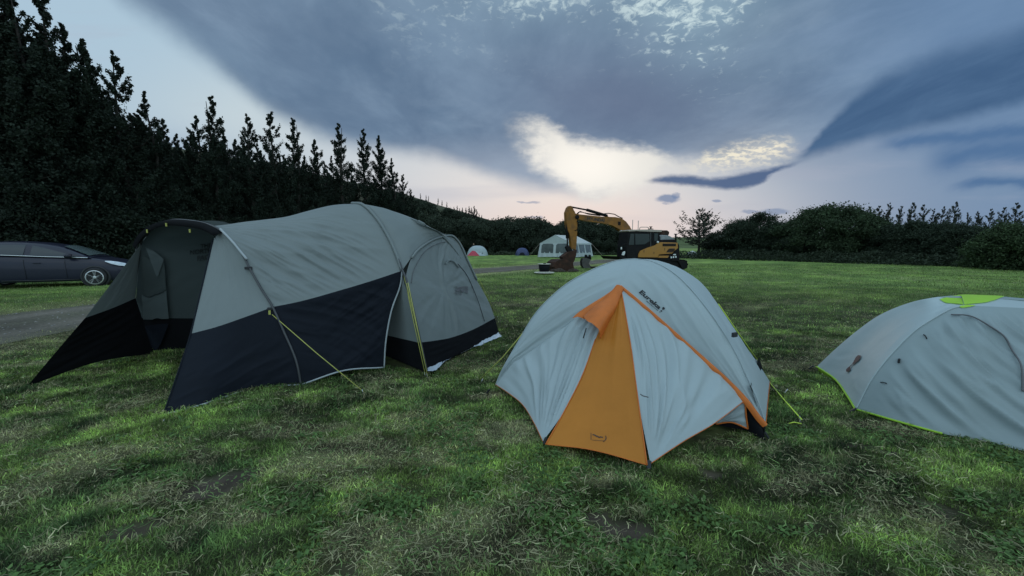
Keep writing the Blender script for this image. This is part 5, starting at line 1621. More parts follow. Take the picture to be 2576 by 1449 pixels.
# windscreen side of the cab
fx0, fz0 = ex(1581, 585, CY1); fx1, fz1 = ex(1575.8, 622, CY1)
wsb = bmesh.new(); a_ = [wsb.verts.new(q) for q in ((fx0 + .012, CY0 + .06, fz0 - .06), (fx0 + .012, CY1 - .06, fz0 - .06), (fx1 + .012, CY1 - .06, fz1 + .03), (fx1 + .012, CY0 + .06, fz1 + .03))]; wsb.faces.new(a_)
bm_obj('windscreen', wsb, m_glass, ocab)
E('cab_roof', [(1579.5, 580.2), (1588, 577.8), (1625, 577.3), (1664, 578.6), (1663, 583.6), (1640, 583.2), (1600, 581.4), (1581, 582.6)], CY0 - .04, CY1 + .05, m_tan, .015, CY1, ocab)
tubes('handrail', [[(ex(a, b, .8)[0], .8, ex(a, b, .8)[1]) for a, b in ((1608.7, 578), (1609.5, 573), (1612, 571.4), (1628, 571.4), (1631.5, 573), (1633, 578))]], .022, m_tan, ocab, 6, True)
bm = bmesh.new(); p = ex(1637, 577, .7); lathe(bm, [(.16, 0), (.16, .03), (.04, .05), (.04, .12), (.09, .13), (.09, .17), (0, .17)], 14, 'Z', (p[0], .7, p[1])); bm_obj('beacon', bm, m_steel, ocab, True)
p = ex(1653, 609.3, CY1); bm = bmesh.new(); bmesh.ops.create_uvsphere(bm, u_segments=12, v_segments=8, radius=.07); bmesh.ops.translate(bm, verts=bm.verts, vec=(p[0], CY1 + .05, p[1])); bm_obj('work_lamp', bm, m_white, ocab, True)
panel = [(1606, 647.3), (1607, 640), (1611.4, 631), (1630, 623), (1650, 617), (1655.5, 610.6), (1663.4, 609.2), (1704.9, 610.5), (1705.7, 624), (1699.6, 627.5), (1690.7, 638), (1657, 639.2), (1655.5, 647.8)]
op = E('engine_cover', panel, CY1 - .3, CY1 + .06, m_yel2, .02)
E('lower_panel', [(1657.5, 643.2), (1683, 643.2), (1680, 648.6), (1656.5, 648.6)], CY1 - .2, CY1 + .05, m_yel2, .01)
for nm, q in (('grille', [(1667, 612.6), (1699.6, 612.8), (1699.6, 619.6), (1667, 619.4)]), ('grille', [(1675.8, 634.5), (1683, 625), (1697.8, 625), (1690.5, 635.4)])):
    og = E(nm, q, CY1 + .064, CY1 + .075, m_grille, 0, CY1 + .06, op)
    (xa, za), (xb, zb) = ex(*q[0], CY1 + .06), ex(*q[2], CY1 + .06)
    for k in range(1, 5):
        z_ = za + (zb - za) * k / 5
        sh_ = 0 if q[0][0] < 1670 else (ex(1683, 625, CY1 + .06)[0] - ex(1675.8, 634.5, CY1 + .06)[0]) * (k / 5 if za < zb else -(1 - k / 5) * 0)
        tubes('slat', [[(xa + (sh_ if q[0][0] > 1670 else 0), CY1 + .08, z_), (xb - ((ex(1697.8, 625, CY1)[0] - ex(1690.5, 635.4, CY1)[0]) * (1 - k / 5) * -1 if False else 0), CY1 + .08, z_)]], .012, m_steel, op if False else og, 4, True)
for a, b in ((1620, 632), (1645, 636), (1672, 627)):
    p = ex(a, b, CY1 + .06); bm = bmesh.new(); box(bm, (p[0], CY1 + .066, p[1]), (.035, .012, .14)); bm_obj('latch', bm, m_grille, op)
E('body', [(1706, 656.5), (1705, 611), (1663, 609), (1660, 604), (1606, 606), (1603, 652)], -.9, CY1 - .005, m_steel, .03, CY1)
E('counterweight', [(1705.9, 611), (1709.2, 617), (1710, 640), (1709, 657), (1690, 657), (1692.5, 638.5), (1700.5, 628)], -1.1, CY1 + .05, m_steel, .04)
for k, (a, b) in enumerate(((1688.5, 647.5), (1694, 646.8), (1700, 646.2))):
    p = ex(a, b, CY1 + .05); bm = bmesh.new(); box(bm, (p[0], CY1 + .056, p[1]), (.10, .012, .11), 0, .01); bm_obj('worn_marking', bm, m_white, exc)
p = ex(1697, 640.5, CY1 + .05); bm = bmesh.new(); box(bm, (p[0], CY1 + .056, p[1]), (.2, .012, .07), 0, .01); bm_obj('worn_marking', bm, m_white, exc)
E('engine_hood', [(1662.5, 603.5), (1700, 602.5), (1702, 607), (1704, 611), (1661, 610)], -.9, CY1 - .1, m_steel, .03)
E('hood_tarp', [(1661.5, 604), (1661, 594), (1668, 591), (1682, 592), (1687, 595), (1700, 602.8)], -.2, CY1 - .2, m_dgrey, .05)
E('air_cleaner', [(1664, 592), (1664, 582), (1668, 579.2), (1680, 579.2), (1684.8, 583), (1684, 590), (1679, 595)], .1, .7, m_rust, .08)
tubes('exhaust_pipe', [epath([(1700, 606), (1700, 590)], .3)], .05, m_steel, exc, 8, True)
bm = bmesh.new(); p = ex(1700, 589, .3); box(bm, (p[0], .3, p[1]), (.2, .1, .05)); bm_obj('exhaust_cap', bm, m_steel, exc)
tubes('mirror_arm', [epath([(1577, 612), (1566, 616), (1563, 620)], CY1)], .015, m_steel, exc, 6, True)
bm = bmesh.new(); p = ex(1563, 624.5, CY1); box(bm, (p[0], CY1, p[1]), (.07, .05, .14), 0, .02); bm_obj('mirror', bm, m_white, exc)
E('step_light', [(1565.5, 641.5), (1568, 634), (1572.5, 632), (1573, 636), (1570, 643)], CY1 - .1, CY1 - .02, m_white, .01)
E('front_deck', [(1558, 645), (1586, 646), (1586, 654), (1566, 653.5)], -.9, CY1 - .05, m_steel, .02)
# undercarriage: slew ring, two tracks with shoes, blade
bm = bmesh.new(); lathe(bm, [(.75, .30), (.75, .44)], 28); bm_obj('slew_ring', bm, m_steel, exc)
for s in (-1, 1):
    yc = s * .85
    out_ = [(1.35 * 1 + .28 * math.cos(a), .30 + .28 * math.sin(a)) for a in np.linspace(-math.pi / 2, math.pi / 2, 9)] + [(-1.35 + .28 * math.cos(a), .30 + .28 * math.sin(a)) for a in np.linspace(math.pi / 2, 1.5 * math.pi, 9)]
    tr = bm_obj('track', prism(out_, yc - .2, yc + .2), m_steel, exc)
    sp = np.array(out_ + out_[:1]); s_l = np.concatenate([[0], np.cumsum(np.linalg.norm(np.diff(sp, axis=0), axis=1))])
    base_me = None
    for k in range(34):
        q = s_l[-1] * k / 34
        x_, z_ = np.interp(q, s_l, sp[:, 0]), np.interp(q, s_l, sp[:, 1])
        x2, z2 = np.interp(min(q + .02, s_l[-1]), s_l, sp[:, 0]), np.interp(min(q + .02, s_l[-1]), s_l, sp[:, 1])
        if base_me is None:
            b_ = bmesh.new(); box(b_, (0, 0, 0), (.12, .46, .035)); o_ = bm_obj('track_shoe', b_, m_steel, tr); base_me = o_.data
        else: o_ = link('track_shoe', base_me, None, tr)
        o_.location = (x_, yc, z_ + .0); o_.rotation_euler = (0, -math.atan2(z2 - z_, x2 - x_), 0)
E('dozer_blade', [(1706, 655.5), (1710, 655), (1724, 660), (1722, 668), (1723, 682), (1718, 681), (1715, 672), (1712, 667)], -1.2, 1.15, m_steel, .02)
E('blade_arm', [(1660, 668), (1698, 671), (1711, 663), (1713, 667), (1700, 675), (1660, 674)], .5, .62, m_steel, .01)
# lettering on the boom
v, f = letters('HYUNDAI', 0, 0.03)
p0, p1_ = ex(1476.5, 552.6, BY + .17), ex(1520, 558.5, BY + .17)
ln_ = math.hypot(p1_[0] - p0[0], p1_[1] - p0[1]); wd = v[:, 0].max()
dx_ = np.array([p1_[0] - p0[0], 0, p1_[1] - p0[1]]) / wd
sc_ = ln_ / wd
me = bpy.data.meshes.new('lettering')
up_ = np.array([dx_[2], 0, -dx_[0]]); up_ = up_ / np.linalg.norm(up_) * sc_ * 0.95
if up_[2] < 0: up_ = -up_
me.from_pydata([tuple(np.array([p0[0], BY + .178, p0[1]]) + dx_ * q[0] + up_ * (q[1])) for q in v], [], f)
link('lettering', me, m_ink, ob)

# spare digging bucket standing on the grass
SB = gp(1466, 674)
spare = thing('spare_bucket', 'spare steel digger bucket standing open side right on the grass', 'bucket', (SB[0], SB[1], 0), 0.0)
def sbp(px, py): q = aty(px, py, SB[1]) - np.array([SB[0], SB[1], 0]); return (float(q[0]), float(q[2]))
cv = [(1484, 652), (1472, 648.5), (1464, 650), (1461.5, 658), (1462.5, 668), (1467, 674.5), (1480, 675), (1497, 672)]
ci = [(1497, 671), (1484, 671), (1477, 668), (1474.5, 660), (1475, 654), (1484, 653.5)]
bs = bm_obj('shell', prism([sbp(*q) for q in cv + ci], -.38, .38), m_steel, spare)
for s in (-1, 1): bm_obj('cheek_plate', prism([sbp(*q) for q in cv[:7] + [(1484, 670), (1478, 662)]], s * .38 - .015, s * .38 + .015), mat('worn_steel', (.10, .095, .09), rough=.7, vary=.3, dirt=(.05, .035, .03)) if s < 0 else m_steel, spare)
for s in (-1, 1): bm_obj('hanger_lug', prism([sbp(*q) for q in ((1471, 650), (1472, 641.5), (1476, 640.5), (1477, 645), (1481, 645), (1482, 640.5), (1485, 641), (1486.5, 652))], s * .14 - .02, s * .14 + .02), m_steel, spare)

# black tub on a round pale board
TB = gp(1369, 690)
m_board = mat('pale_board', (0.55, 0.54, 0.47), rough=0.7, vary=0.15, vscale=4, dirt=(.25, .22, .17), dscale=4, damt=.5)
reel = thing('round_board', 'round pale wooden board lying flat on a low block in the grass', 'board', (TB[0], TB[1], 0))
bm = bmesh.new(); lathe(bm, [(.50, .075), (.52, .085), (.52, .10), (.50, .11)], 40); bm_obj('board', bm, m_board, reel, False)
bm = bmesh.new(); lathe(bm, [(.12, -.02), (.12, .073)], 16); bm_obj('block', bm, m_rust, reel)
tub = thing('tub', 'black tub with a thin white rim standing on the round pale board', 'tub', (TB[0], TB[1], .112))
bm = bmesh.new(); lathe(bm, [(.0, .0), (.245, .0), (.275, .20), (.285, .40), (.27, .40), (.255, .2), (.23, .03), (0, .03)], 32); bm_obj('wall', bm, mat('black_plastic', (.006, .0065, .010), rough=.6, spec=.1, vary=.1), tub, True)
bm = bmesh.new(); lathe(bm, [(.27, .402), (.335, .41), (.335, .425), (.27, .42)], 32); bm_obj('rim', bm, m_board, tub, True)
bm = bmesh.new(); lathe(bm, [(.30, .0), (.33, .012), (.30, .03), (.27, .03)], 24); bm_obj('foot_ring', bm, m_board, tub, True)
bm = bmesh.new(); box(bm, (.02, 0, .435), (.13, .1, .04), .4, .012); bm_obj('stone', bm, m_steel, tub)

# thin pale poles behind the cab
for px, py in ((1591.8, 553), (1606, 555)):
    u_, w_ = uw(px, py); y = 47.0
    tag(tubes('pole', [[(u_ * y, y, 0), (u_ * y, y, H + w_ * y)]], .045, m_tan, None, 8),
        'left of two thin pale poles rising behind the excavator cab' if px < 1600 else 'right of two thin pale poles rising behind the excavator cab', 'pole', 'pale poles behind the cab')

# ------------------------------------------------------------------ white marquee
m_pvc = mat('white_pvc', (0.50, 0.55, 0.56), rough=0.5, vary=0.05, vscale=1.5, transl=0.22, bump=0.1, bscale=3)
m_film = mat('clear_film', (0.10, 0.115, 0.115), rough=0.15, spec=0.6, vary=0.25, vscale=1.5)
phi = math.radians(34)
G2 = np.array([7.0, 46.0, 0.0]); gd = np.array([math.cos(phi), -math.sin(phi), 0]); sdv = np.array([math.sin(phi), math.cos(phi), 0])
WG, LG, EH, AH, FLARE = 4.2, 6.0, 1.78, 2.75, 0.28
O_ = G2 - gd * WG
mq = thing('marquee', 'white party marquee with clear windows on the far side of the track', 'marquee', tuple(O_), -phi)
# local: x along the gable, y along the side


def sheet(name, pts, m, parent, thick=0.0): return link(name, (lambda me: (me.from_pydata(pts, [], [tuple(range(len(pts)))]), me.update(), me)[2])(bpy.data.meshes.new(name)), m, parent)


def panel_wall(o, dx, nrm, length, wins, nm):
    """valance-high wall leaning out at the foot, with clear windows set proud of it"""
    o, dx, nrm = map(np.asarray, (o, dx, nrm))
    b0, b1 = o + nrm * FLARE - dx * FLARE * .6, o + dx * length + nrm * FLARE + dx * FLARE * .6
    g = coons([b0 + [0, 0, .05], (b0 + b1) / 2 + [0, 0, .09], b1 + [0, 0, .05]], [o + [0, 0, EH], o + dx * length + [0, 0, EH]], [b0 + [0, 0, .05], o + [0, 0, EH]], [b1 + [0, 0, .05], o + dx * length + [0, 0, EH]], 40, 16)
    nv, nu = 16, 40
    v = g.reshape(-1, 3).copy(); low = np.repeat(np.linspace(1, 0, 17), 41)
    v += nrm[None] * (np.sin(np.tile(np.linspace(0, 40, 41), 17)) * .05 * low ** 3)[:, None]
    i = (np.arange(nv)[:, None] * (nu + 1) + np.arange(nu)[None]).ravel()
    w_ = link('wall', mesh_np('wall', v, np.stack([i, i + 1, i + nu + 2, i + nu + 1], 1)), m_pvc, mq)
    for a, b in wins:
        def q(t, h): f = FLARE * (1 - h / EH); return tuple(o + dx * (t * length) + nrm * (f + .02) + np.array([0, 0, h]))
        r = .06; z0, z1 = .55, EH - .08
        pts = [q(a + r / length, z0), q(b - r / length, z0), q(b, z0 + r), q(b, z1 - .2), q(b - .2 / length, z1), q(a + .2 / length, z1), q(a, z1 - .2), q(a, z0 + r)]
        sheet('window', pts, m_film, w_)
panel_wall((0, 0, 0), (1, 0, 0), (0, -1, 0), WG, ((.06, .46), (.54, .94)), 'a')
panel_wall((WG, 0, 0), (0, 1, 0), (1, 0, 0), LG, ((.05, .30), (.36, .62), (.68, .95)), 'b')
panel_wall((WG, LG, 0), (-1, 0, 0), (0, 1, 0), WG, ((.06, .46), (.54, .94)), 'c')
panel_wall((0, LG, 0), (0, -1, 0), (-1, 0, 0), LG, ((.05, .30), (.36, .62), (.68, .95)), 'd')
for yy in (-.01, LG + .01): sheet('gable', [(-.03, yy, EH), (WG + .03, yy, EH), (WG / 2, yy, AH)], m_pvc, mq)
for s, nm in ((0, 'roof'), (1, 'roof')):
    xe = -.06 if s == 0 else WG + .06
    sheet(nm, [(xe, -.05, EH - .02), (WG / 2, -.05, AH + .01), (WG / 2, LG + .05, AH + .01), (xe, LG + .05, EH - .02)], m_pvc, mq)
    sheet('valance', [(xe, -.05, EH - .02), (xe, LG + .05, EH - .02), (xe + (.03 if s else -.03), LG + .05, EH - .2), (xe + (.03 if s else -.03), -.05, EH - .2)], m_pvc, mq)
for x_, y_ in ((.05, .05), (WG - .05, .05), (WG - .05, LG - .05), (.05, LG - .05)):
    tubes('pole', [[(x_, y_, 0), (x_, y_, EH - .03)]], .03, m_alu, mq, 8, True)
for a, b in (((WG + .05, .0, EH), (WG + 1.5, -.6, .02)), ((WG + .05, LG, EH), (WG + 1.6, LG + .5, .02)), ((0, 0, EH), (-1.4, -.5, .02))):
    tubes('guy_line', [[a, b]], .015, m_tan, mq, 5, True)
# furniture seen dimly through the film
bm = bmesh.new(); box(bm, (2.6, 2.4, .72), (1.8, .7, .05))
for a in (-.8, .8):
    for b in (-.28, .28): box(bm, (2.6 + a, 2.4 + b, .35), (.05, .05, .69))
o_ = bm_obj('trestle_table', bm, m_tan, None); o_.location = tuple(O_); o_.rotation_euler = (0, 0, -phi)
tag(o_, 'pale trestle table standing inside the white marquee', 'table')

# ------------------------------------------------------------------ two small far tents, fence, bather of light
def small_dome(name, label, px, py, wpx, hpx, m, extra):
    c = gp(px, py); y = c[1]; W = wpx / F * y; Hh = hpx / F * y
    t = thing(name, label, 'tent', (c[0], y + W * .3, 0))
    nu, nv = 40, 14
    U, V = np.meshgrid(np.linspace(0, 2 * np.pi, nu + 1), np.linspace(0, 1, nv + 1))
    rr = np.cos(V * np.pi / 2) ** 0.75
    sq = 1 / (np.abs(np.cos(U)) ** 2.6 + np.abs(np.sin(U)) ** 2.6) ** (1 / 2.6)
    X = W / 2 * rr * np.cos(U) * sq; Y = W * .36 * rr * np.sin(U) * sq; Z = Hh * np.sin(V * np.pi / 2) ** 1.15 * 1.0
    i = (np.arange(nv)[:, None] * (nu + 1) + np.arange(nu)[None]).ravel()
    link('fly', mesh_np('fly', np.stack([X.ravel(), Y.ravel(), Z.ravel()], 1), np.stack([i, i + 1, i + nu + 2, i + nu + 1], 1)), m, t)
    return t, W, Hh
m_red = mat('red_fabric', (0.50, 0.05, 0.085), rough=0.6, vary=0.06, transl=.2)
m_blu = mat('blue_fabric', (0.045, 0.06, 0.15), rough=0.6, vary=0.2, vscale=3, transl=.15)
rt, W, Hh = small_dome('dome_tent', 'small pale dome tent with a red triangular porch across the meadow', 1200, 643.5, 53, 25.5, m_pale, None)
def lp3(pts): return [tuple(p) for p in pts]
def tri_sheet(nm, a, b, c, m, par, bulge=.1):
    a, b, c = map(np.asarray, (a, b, c)); g = coons([a, (a + b) / 2 + [0, -bulge, 0], b], [c], [a, (a + c) / 2 + [0, -bulge, .02], c], [b, (b + c) / 2 + [0, -bulge, .02], c], 14, 14)
    v = g.reshape(-1, 3); i = (np.arange(14)[:, None] * 15 + np.arange(14)[None]).ravel()
    return link(nm, mesh_np(nm, v, np.stack([i, i + 1, i + 16, i + 15], 1)), m, par)
Dp = W * .36
tri_sheet('porch', (-W * .45, -Dp * 1.25, .02), (W * .14, -Dp * 1.35, .02), (-W * .17, -Dp * .62, Hh * .62), m_red, rt)
tri_sheet('porch_side', (W * .14, -Dp * 1.35, .02), (W * .42, -Dp * .9, .02), (-W * .17, -Dp * .62, Hh * .64), m_pale, rt)
tri_sheet('end_panel', (W * .20, -Dp * 1.22, .02), (W * .50, -Dp * .2, .03), (W * .30, -Dp * .55, Hh * .55), m_grey, rt, .05)
tri_sheet('porch_side', (-W * .5, -Dp * .7, .02), (-W * .42, -Dp * 1.22, .02), (-W * .17, -Dp * .62, Hh * .64), m_pale, rt)
bt, W2, H2 = small_dome('dome_tent', 'small dark blue dome tent between the low fence and the marquee', 1314, 643, 35, 19.5, m_blu, None)
tubes('pole_seam', [[(W2 / 2 * math.cos(a) * .8, -W2 * .28 * math.cos(a) * .9, H2 * 1.02 * math.sin(a)) for a in np.linspace(0, math.pi, 20)], [(W2 / 2 * math.cos(a) * .8, W2 * .28 * math.cos(a) * .9, H2 * 1.02 * math.sin(a)) for a in np.linspace(0, math.pi, 20)]], .02, m_navy, bt, 5, True)
tri_sheet('door', (-W2 * .25, -W2 * .40, .02), (W2 * .2, -W2 * .40, .02), (-.02, -W2 * .2, H2 * .72), m_navy, bt, .05)
# plank walkway with a low picket rail
m_wood = mat('weathered_wood', (0.085, 0.07, 0.055), rough=0.9, vary=0.35, vscale=5)
m_plank = mat('pale_plank', (0.22, 0.20, 0.165), rough=0.85, vary=0.3, vscale=4)
fx, fy = gp(1262, 637.5)[:2]; fx2 = fx + 37 / F * fy
fence = thing('picket_fence', 'low brown wooden picket rail beside the blue dome tent', 'fence', (fx, fy + 1.0, 0))
L_ = fx2 - fx
pk = None
for k in range(14):
    if pk is None:
        b_ = bmesh.new(); box(b_, (0, 0, .50), (.09, .03, .86)); o_ = bm_obj('picket', b_, m_wood, fence); pk = o_.data
    else: o_ = link('picket', pk, None, fence)
    o_.location = (L_ * k / 13, 0, 0.0)
for z_ in (.3, .85):
    bm = bmesh.new(); box(bm, (L_ / 2, .04, z_), (L_ + .1, .04, .08)); bm_obj('rail', bm, m_wood, fence)
for x_ in (-.08, L_ / 2 + .1, L_ + .1):
    bm = bmesh.new(); box(bm, (x_, .08, .52), (.1, .1, 1.08)); bm_obj('post', bm, m_wood, fence)
walk = thing('boardwalk', 'narrow pale boardwalk in front of the low picket rail', 'boardwalk', (fx - 1.9, fy + .35, 0))
pl = None
for k in range(24):
    if pl is None:
        b_ = bmesh.new(); box(b_, (0, 0, .16), (.175, .7, .05)); o_ = bm_obj('plank', b_, m_plank, walk); pl = o_.data
    else: o_ = link('plank', pl, None, walk)
    o_.location = (.1 + k * .19, 0, 0)
for y_ in (-.25, .25):
    bm = bmesh.new(); box(bm, (2.3, y_, .07), (4.6, .08, .13)); bm_obj('bearer', bm, m_wood, walk)

# a person standing behind the red porched tent
def person(x, y, label):
    t = thing('person', label, 'person', (x, y, 0), math.radians(10))
    sk = bpy.data.meshes.new('body')
    J_ = [(0, 0, .95), (0, .0, 1.18), (0, .01, 1.40), (0, 0, 1.50), (0, -.02, 1.62), (0, -.015, 1.72),
          (.18, 0, 1.40), (.25, .0, 1.14), (.23, -.10, .92), (.22, -.14, .82), (-.18, 0, 1.40), (-.25, 0, 1.14), (-.23, -.10, .92), (-.22, -.14, .82),
          (.10, 0, .90), (.11, -.02, .48), (.11, .02, .07), (.11, -.14, .04), (-.10, 0, .90), (-.11, -.02, .48), (-.11, .02, .07), (-.11, -.14, .04)]
    Ed = [(0, 1), (1, 2), (2, 3), (3, 4), (4, 5), (2, 6), (6, 7), (7, 8), (8, 9), (2, 10), (10, 11), (11, 12), (12, 13), (0, 14), (14, 15), (15, 16), (16, 17), (0, 18), (18, 19), (19, 20), (20, 21)]
    Rr = [.15, .13, .15, .055, .095, .075, .07, .05, .038, .035, .07, .05, .038, .035, .10, .07, .05, .035, .10, .07, .05, .035]
    sk.from_pydata(J_, Ed, [])
    o = link('body', sk, mat('dark_clothes', (.02, .021, .026), rough=.9, vary=.2), t)
    md = o.modifiers.new('skin', 'SKIN')
    for i, v_ in enumerate(sk.skin_vertices[0].data): v_.radius = (Rr[i], Rr[i] * (.8 if i < 3 else 1)); v_.use_root = (i == 0)
    o.modifiers.new('sub', 'SUBSURF').levels = 1
    skin = mat('skin', (.42, .27, .20), rough=.6, vary=.08)
    bm = bmesh.new(); bmesh.ops.create_uvsphere(bm, u_segments=18, v_segments=12, radius=.1)
    for v_ in bm.verts:
        v_.co.z *= 1.25; v_.co.x *= .9
        if v_.co.y < -.07 and abs(v_.co.z) < .03 and abs(v_.co.x) < .02: v_.co.y -= .02
    bmesh.ops.translate(bm, verts=bm.verts, vec=(0, -.025, 1.655)); bm_obj('face', bm, skin, t, True)
    bm = bmesh.new(); bmesh.ops.create_uvsphere(bm, u_segments=18, v_segments=12, radius=.112)
    for v_ in list(bm.verts):
        v_.co.z *= 1.2
    bmesh.ops.delete(bm, geom=[v_ for v_ in bm.verts if v_.co.z < .03 and v_.co.y < .02], context='VERTS')
    bmesh.ops.translate(bm, verts=bm.verts, vec=(0, -.01, 1.675)); bm_obj('hair', bm, mat('fair_hair', (.24, .16, .10), rough=.7, vary=.3, vscale=30), t, True)
    for sx in (-1, 1):
        for k in range(5):
            a_ = np.array([sx * (.22 - .012 * k), -.135 - .002 * k, .83 - .01 * k])
            tubes('finger', [[a_, a_ + [0, -.02, -.04], a_ + [0, -.02, -.075 + (.03 if k == 4 else 0)]]], .009, skin, t, 5, True)
pu, _ = uw(1191.5, 617); person(pu * 59.5, 59.5, 'fair haired person in dark clothes, head showing over the red porched tent')

# pale bundles glimpsed through the gaps under the right hedge
for px, py, y, w_, h_, lab, cat in ((1741, 634, 50, 1.15, .75, 'pale rounded tarpaulin heap on the ground behind the excavator tail', 'tarpaulin'), (1753, 634, 50.5, .3, .55, 'small upright white sack beside the pale tarpaulin heap', 'sack'),
                               (1836, 640, 42.0, .55, .4, 'small pale sack lying under the hedge bushes', 'sack'), (1868, 633, 42.0, .25, .4, 'narrow white post stub showing under the hedge', 'post')):
    u_, w2 = uw(px, py)
    o = lump('bundle', (u_ * y, y, h_ * .45), (w_ * .5, w_ * .4, h_ * .55), px % 17, m_white); tag(o, lab, cat)

# ------------------------------------------------------------------ the dark car on the left
m_paint = mat('dark_plum_paint', (0.015, 0.016, 0.031), rough=0.33, spec=0.25, vary=0.04, coat=0.25)
m_auto = mat('car_glass', (0.016, 0.024, 0.032), rough=0.08, spec=0.55, vary=0.02)
m_tyre = mat('tyre', (0.016, 0.016, 0.017), rough=0.85, vary=0.2)
m_rim = mat('alloy_rim', (0.52, 0.53, 0.54), rough=0.35, metal=0.7, vary=0.05)
m_lamp = mat('headlight_lens', (0.55, 0.60, 0.66), rough=0.12, spec=0.8, vary=0.15, vscale=14)
CW = gp(243, 720)
CA = math.radians(25)
car = thing('parked_car', 'dark plum hatchback parked on the grass in front of the trees', 'car', (CW[0], CW[1], 0), CA)
# local: x forward (right), y towards the trees; near side at y = 0 .. far side at y = 1.72
lower = [(.90, .30), (.93, .45), (.92, .60), (.86, .72), (.72, .82), (.40, .93), (.05, 1.02), (-.28, 1.10)]
beltz = lambda x: 0.93 + .06 * (-x) / 3.0
st = np.array([.93, .88, .78, .62, .40, .15, -.1, -.28, -.8, -1.35, -2.0, -3.0, -3.6, -3.95, -4.12, -4.2])
top_b = np.array([.60, .70, .79, .86, .92, .98, 1.03, 1.05, 1.06, 1.09, 1.13, 1.18, 1.20, 1.18, 1.08, .85])
bot_b = np.array([.40, .27, .22, .20, .19, .19, .19, .20, .20, .20, .20, .20, .22, .26, .32, .45])
inset = np.array([.50, .34, .20, .10, .045, .015, .0, .0, .0, .0, .0, .01, .03, .08, .18, .30])
rings = []
for x_, t_, b_, i_ in zip(st, top_b, bot_b, inset):
    half = .86 - i_; c_ = .86
    zs = [b_, b_ + .08, (b_ + t_) * .5, t_ - .18 if t_ - .18 > (b_ + t_) * .5 else t_ - .08, t_ - .04, t_]
    hw = [half - .06, half - .005, half, half - .01, half - .07, half - .18]
    ring = [(x_, c_ - w__, z_) for w__, z_ in zip(hw, zs)] + [(x_, c_, t_ + .015)] + [(x_, c_ + w__, z_) for w__, z_ in zip(hw[::-1], zs[::-1])]
    rings.append(ring)
RV_ = np.array(rings); nr_, nk_ = RV_.shape[:2]
qi = [(i * nk_ + k, i * nk_ + k + 1, (i + 1) * nk_ + k + 1, (i + 1) * nk_ + k) for i in range(nr_ - 1) for k in range(nk_ - 1)]
ends = [tuple(range(nk_)), tuple(range((nr_ - 1) * nk_, nr_ * nk_))[::-1]]
me = bpy.data.meshes.new('body'); me.from_pydata([tuple(p) for p in RV_.reshape(-1, 3)], [], qi + ends); me.update()
me.polygons.foreach_set('use_smooth', np.ones(len(me.polygons), bool))
body = link('body', me, m_paint, car); body.modifiers.new('sub', 'SUBSURF').levels = 2; body.modifiers['sub'].render_levels = 2
# glasshouse
gst = [(-.10, 1.02, 1.045), (-.45, 1.03, 1.23), (-.85, 1.05, 1.42), (-1.3, 1.07, 1.54), (-1.9, 1.11, 1.60), (-2.6, 1.15, 1.59), (-3.3, 1.18, 1.50), (-3.8, 1.18, 1.34), (-4.0, 1.16, 1.18)]
rings = []
for x_, b_, t_ in gst:
    hb = .80; ht = .80 - .30 * min(1.0, (t_ - b_) / .52)
    zt = t_ - .02
    mid_ = (b_ + t_) / 2
    rings.append([(x_, .86 - hb, b_), (x_, .86 - (hb + ht) / 2 - .02, mid_), (x_, .86 - ht - .015, zt - .03), (x_, .86 - ht + .10, t_), (x_, .86, t_ + .02), (x_, .86 + ht - .10, t_), (x_, .86 + ht + .015, zt - .03), (x_, .86 + (hb + ht) / 2 + .02, mid_), (x_, .86 + hb, b_)])
GV = np.array(rings); nr_, nk_ = GV.shape[:2]
qi = [(i * nk_ + k, i * nk_ + k + 1, (i + 1) * nk_ + k + 1, (i + 1) * nk_ + k) for i in range(nr_ - 1) for k in range(nk_ - 1)]
me = bpy.data.meshes.new('cabin'); me.from_pydata([tuple(p) for p in GV.reshape(-1, 3)], [], qi); me.update()
me.polygons.foreach_set('use_smooth', np.ones(len(me.polygons), bool))
cabin = link('cabin', me, m_paint, car); cabin.modifiers.new('sub', 'SUBSURF').levels = 2; cabin.modifiers['sub'].render_levels = 2


def gl(x, f, d=.012):
    """point on the near flank of the glasshouse: f = 0 at the waist, 1 at the roof edge"""
    xs = [g[0] for g in gst][::-1]
    b_ = np.interp(x, xs, [g[1] for g in gst][::-1]); t_ = np.interp(x, xs, [g[2] for g in gst][::-1])
    hb = .80; ht = .80 - .30 * min(1.0, (t_ - b_) / .52)
    z_ = b_ + (t_ - .05 - b_) * f
    return (x, .86 - (hb + (ht - hb) * f) - .026 * math.sin(math.pi * min(f, 1)) - d, z_)


def glass(name, pts):
    P_ = [gl(*p) for p in pts]
    return sheet(name, P_, m_auto, cabin)
def win(x0, x1, f1a, f1b, k=8):
    lo_ = [(x0 + (x1 - x0) * i / k, .07) for i in range(k + 1)]
    hi_2 = [(x1 + (x0 - x1) * i / k, f1a + (f1b - f1a) * (1 - i / k)) for i in range(k + 1)]
    nv_ = 6
    g = np.array([[gl(a[0], a[1] + (b[1] - a[1]) * j / nv_) for a, b in zip(lo_, hi_2[::-1])] for j in range(nv_ + 1)])
    i = (np.arange(nv_)[:, None] * (k + 1) + np.arange(k)[None]).ravel()
    return link('side_window', mesh_np('side_window', g.reshape(-1, 3), np.stack([i, i + 1, i + k + 2, i + k + 1], 1)), m_auto, cabin)
win(-1.60, -.36, .86, .30); win(-2.70, -1.76, .84, .86); win(-3.35, -2.82, .62, .82)
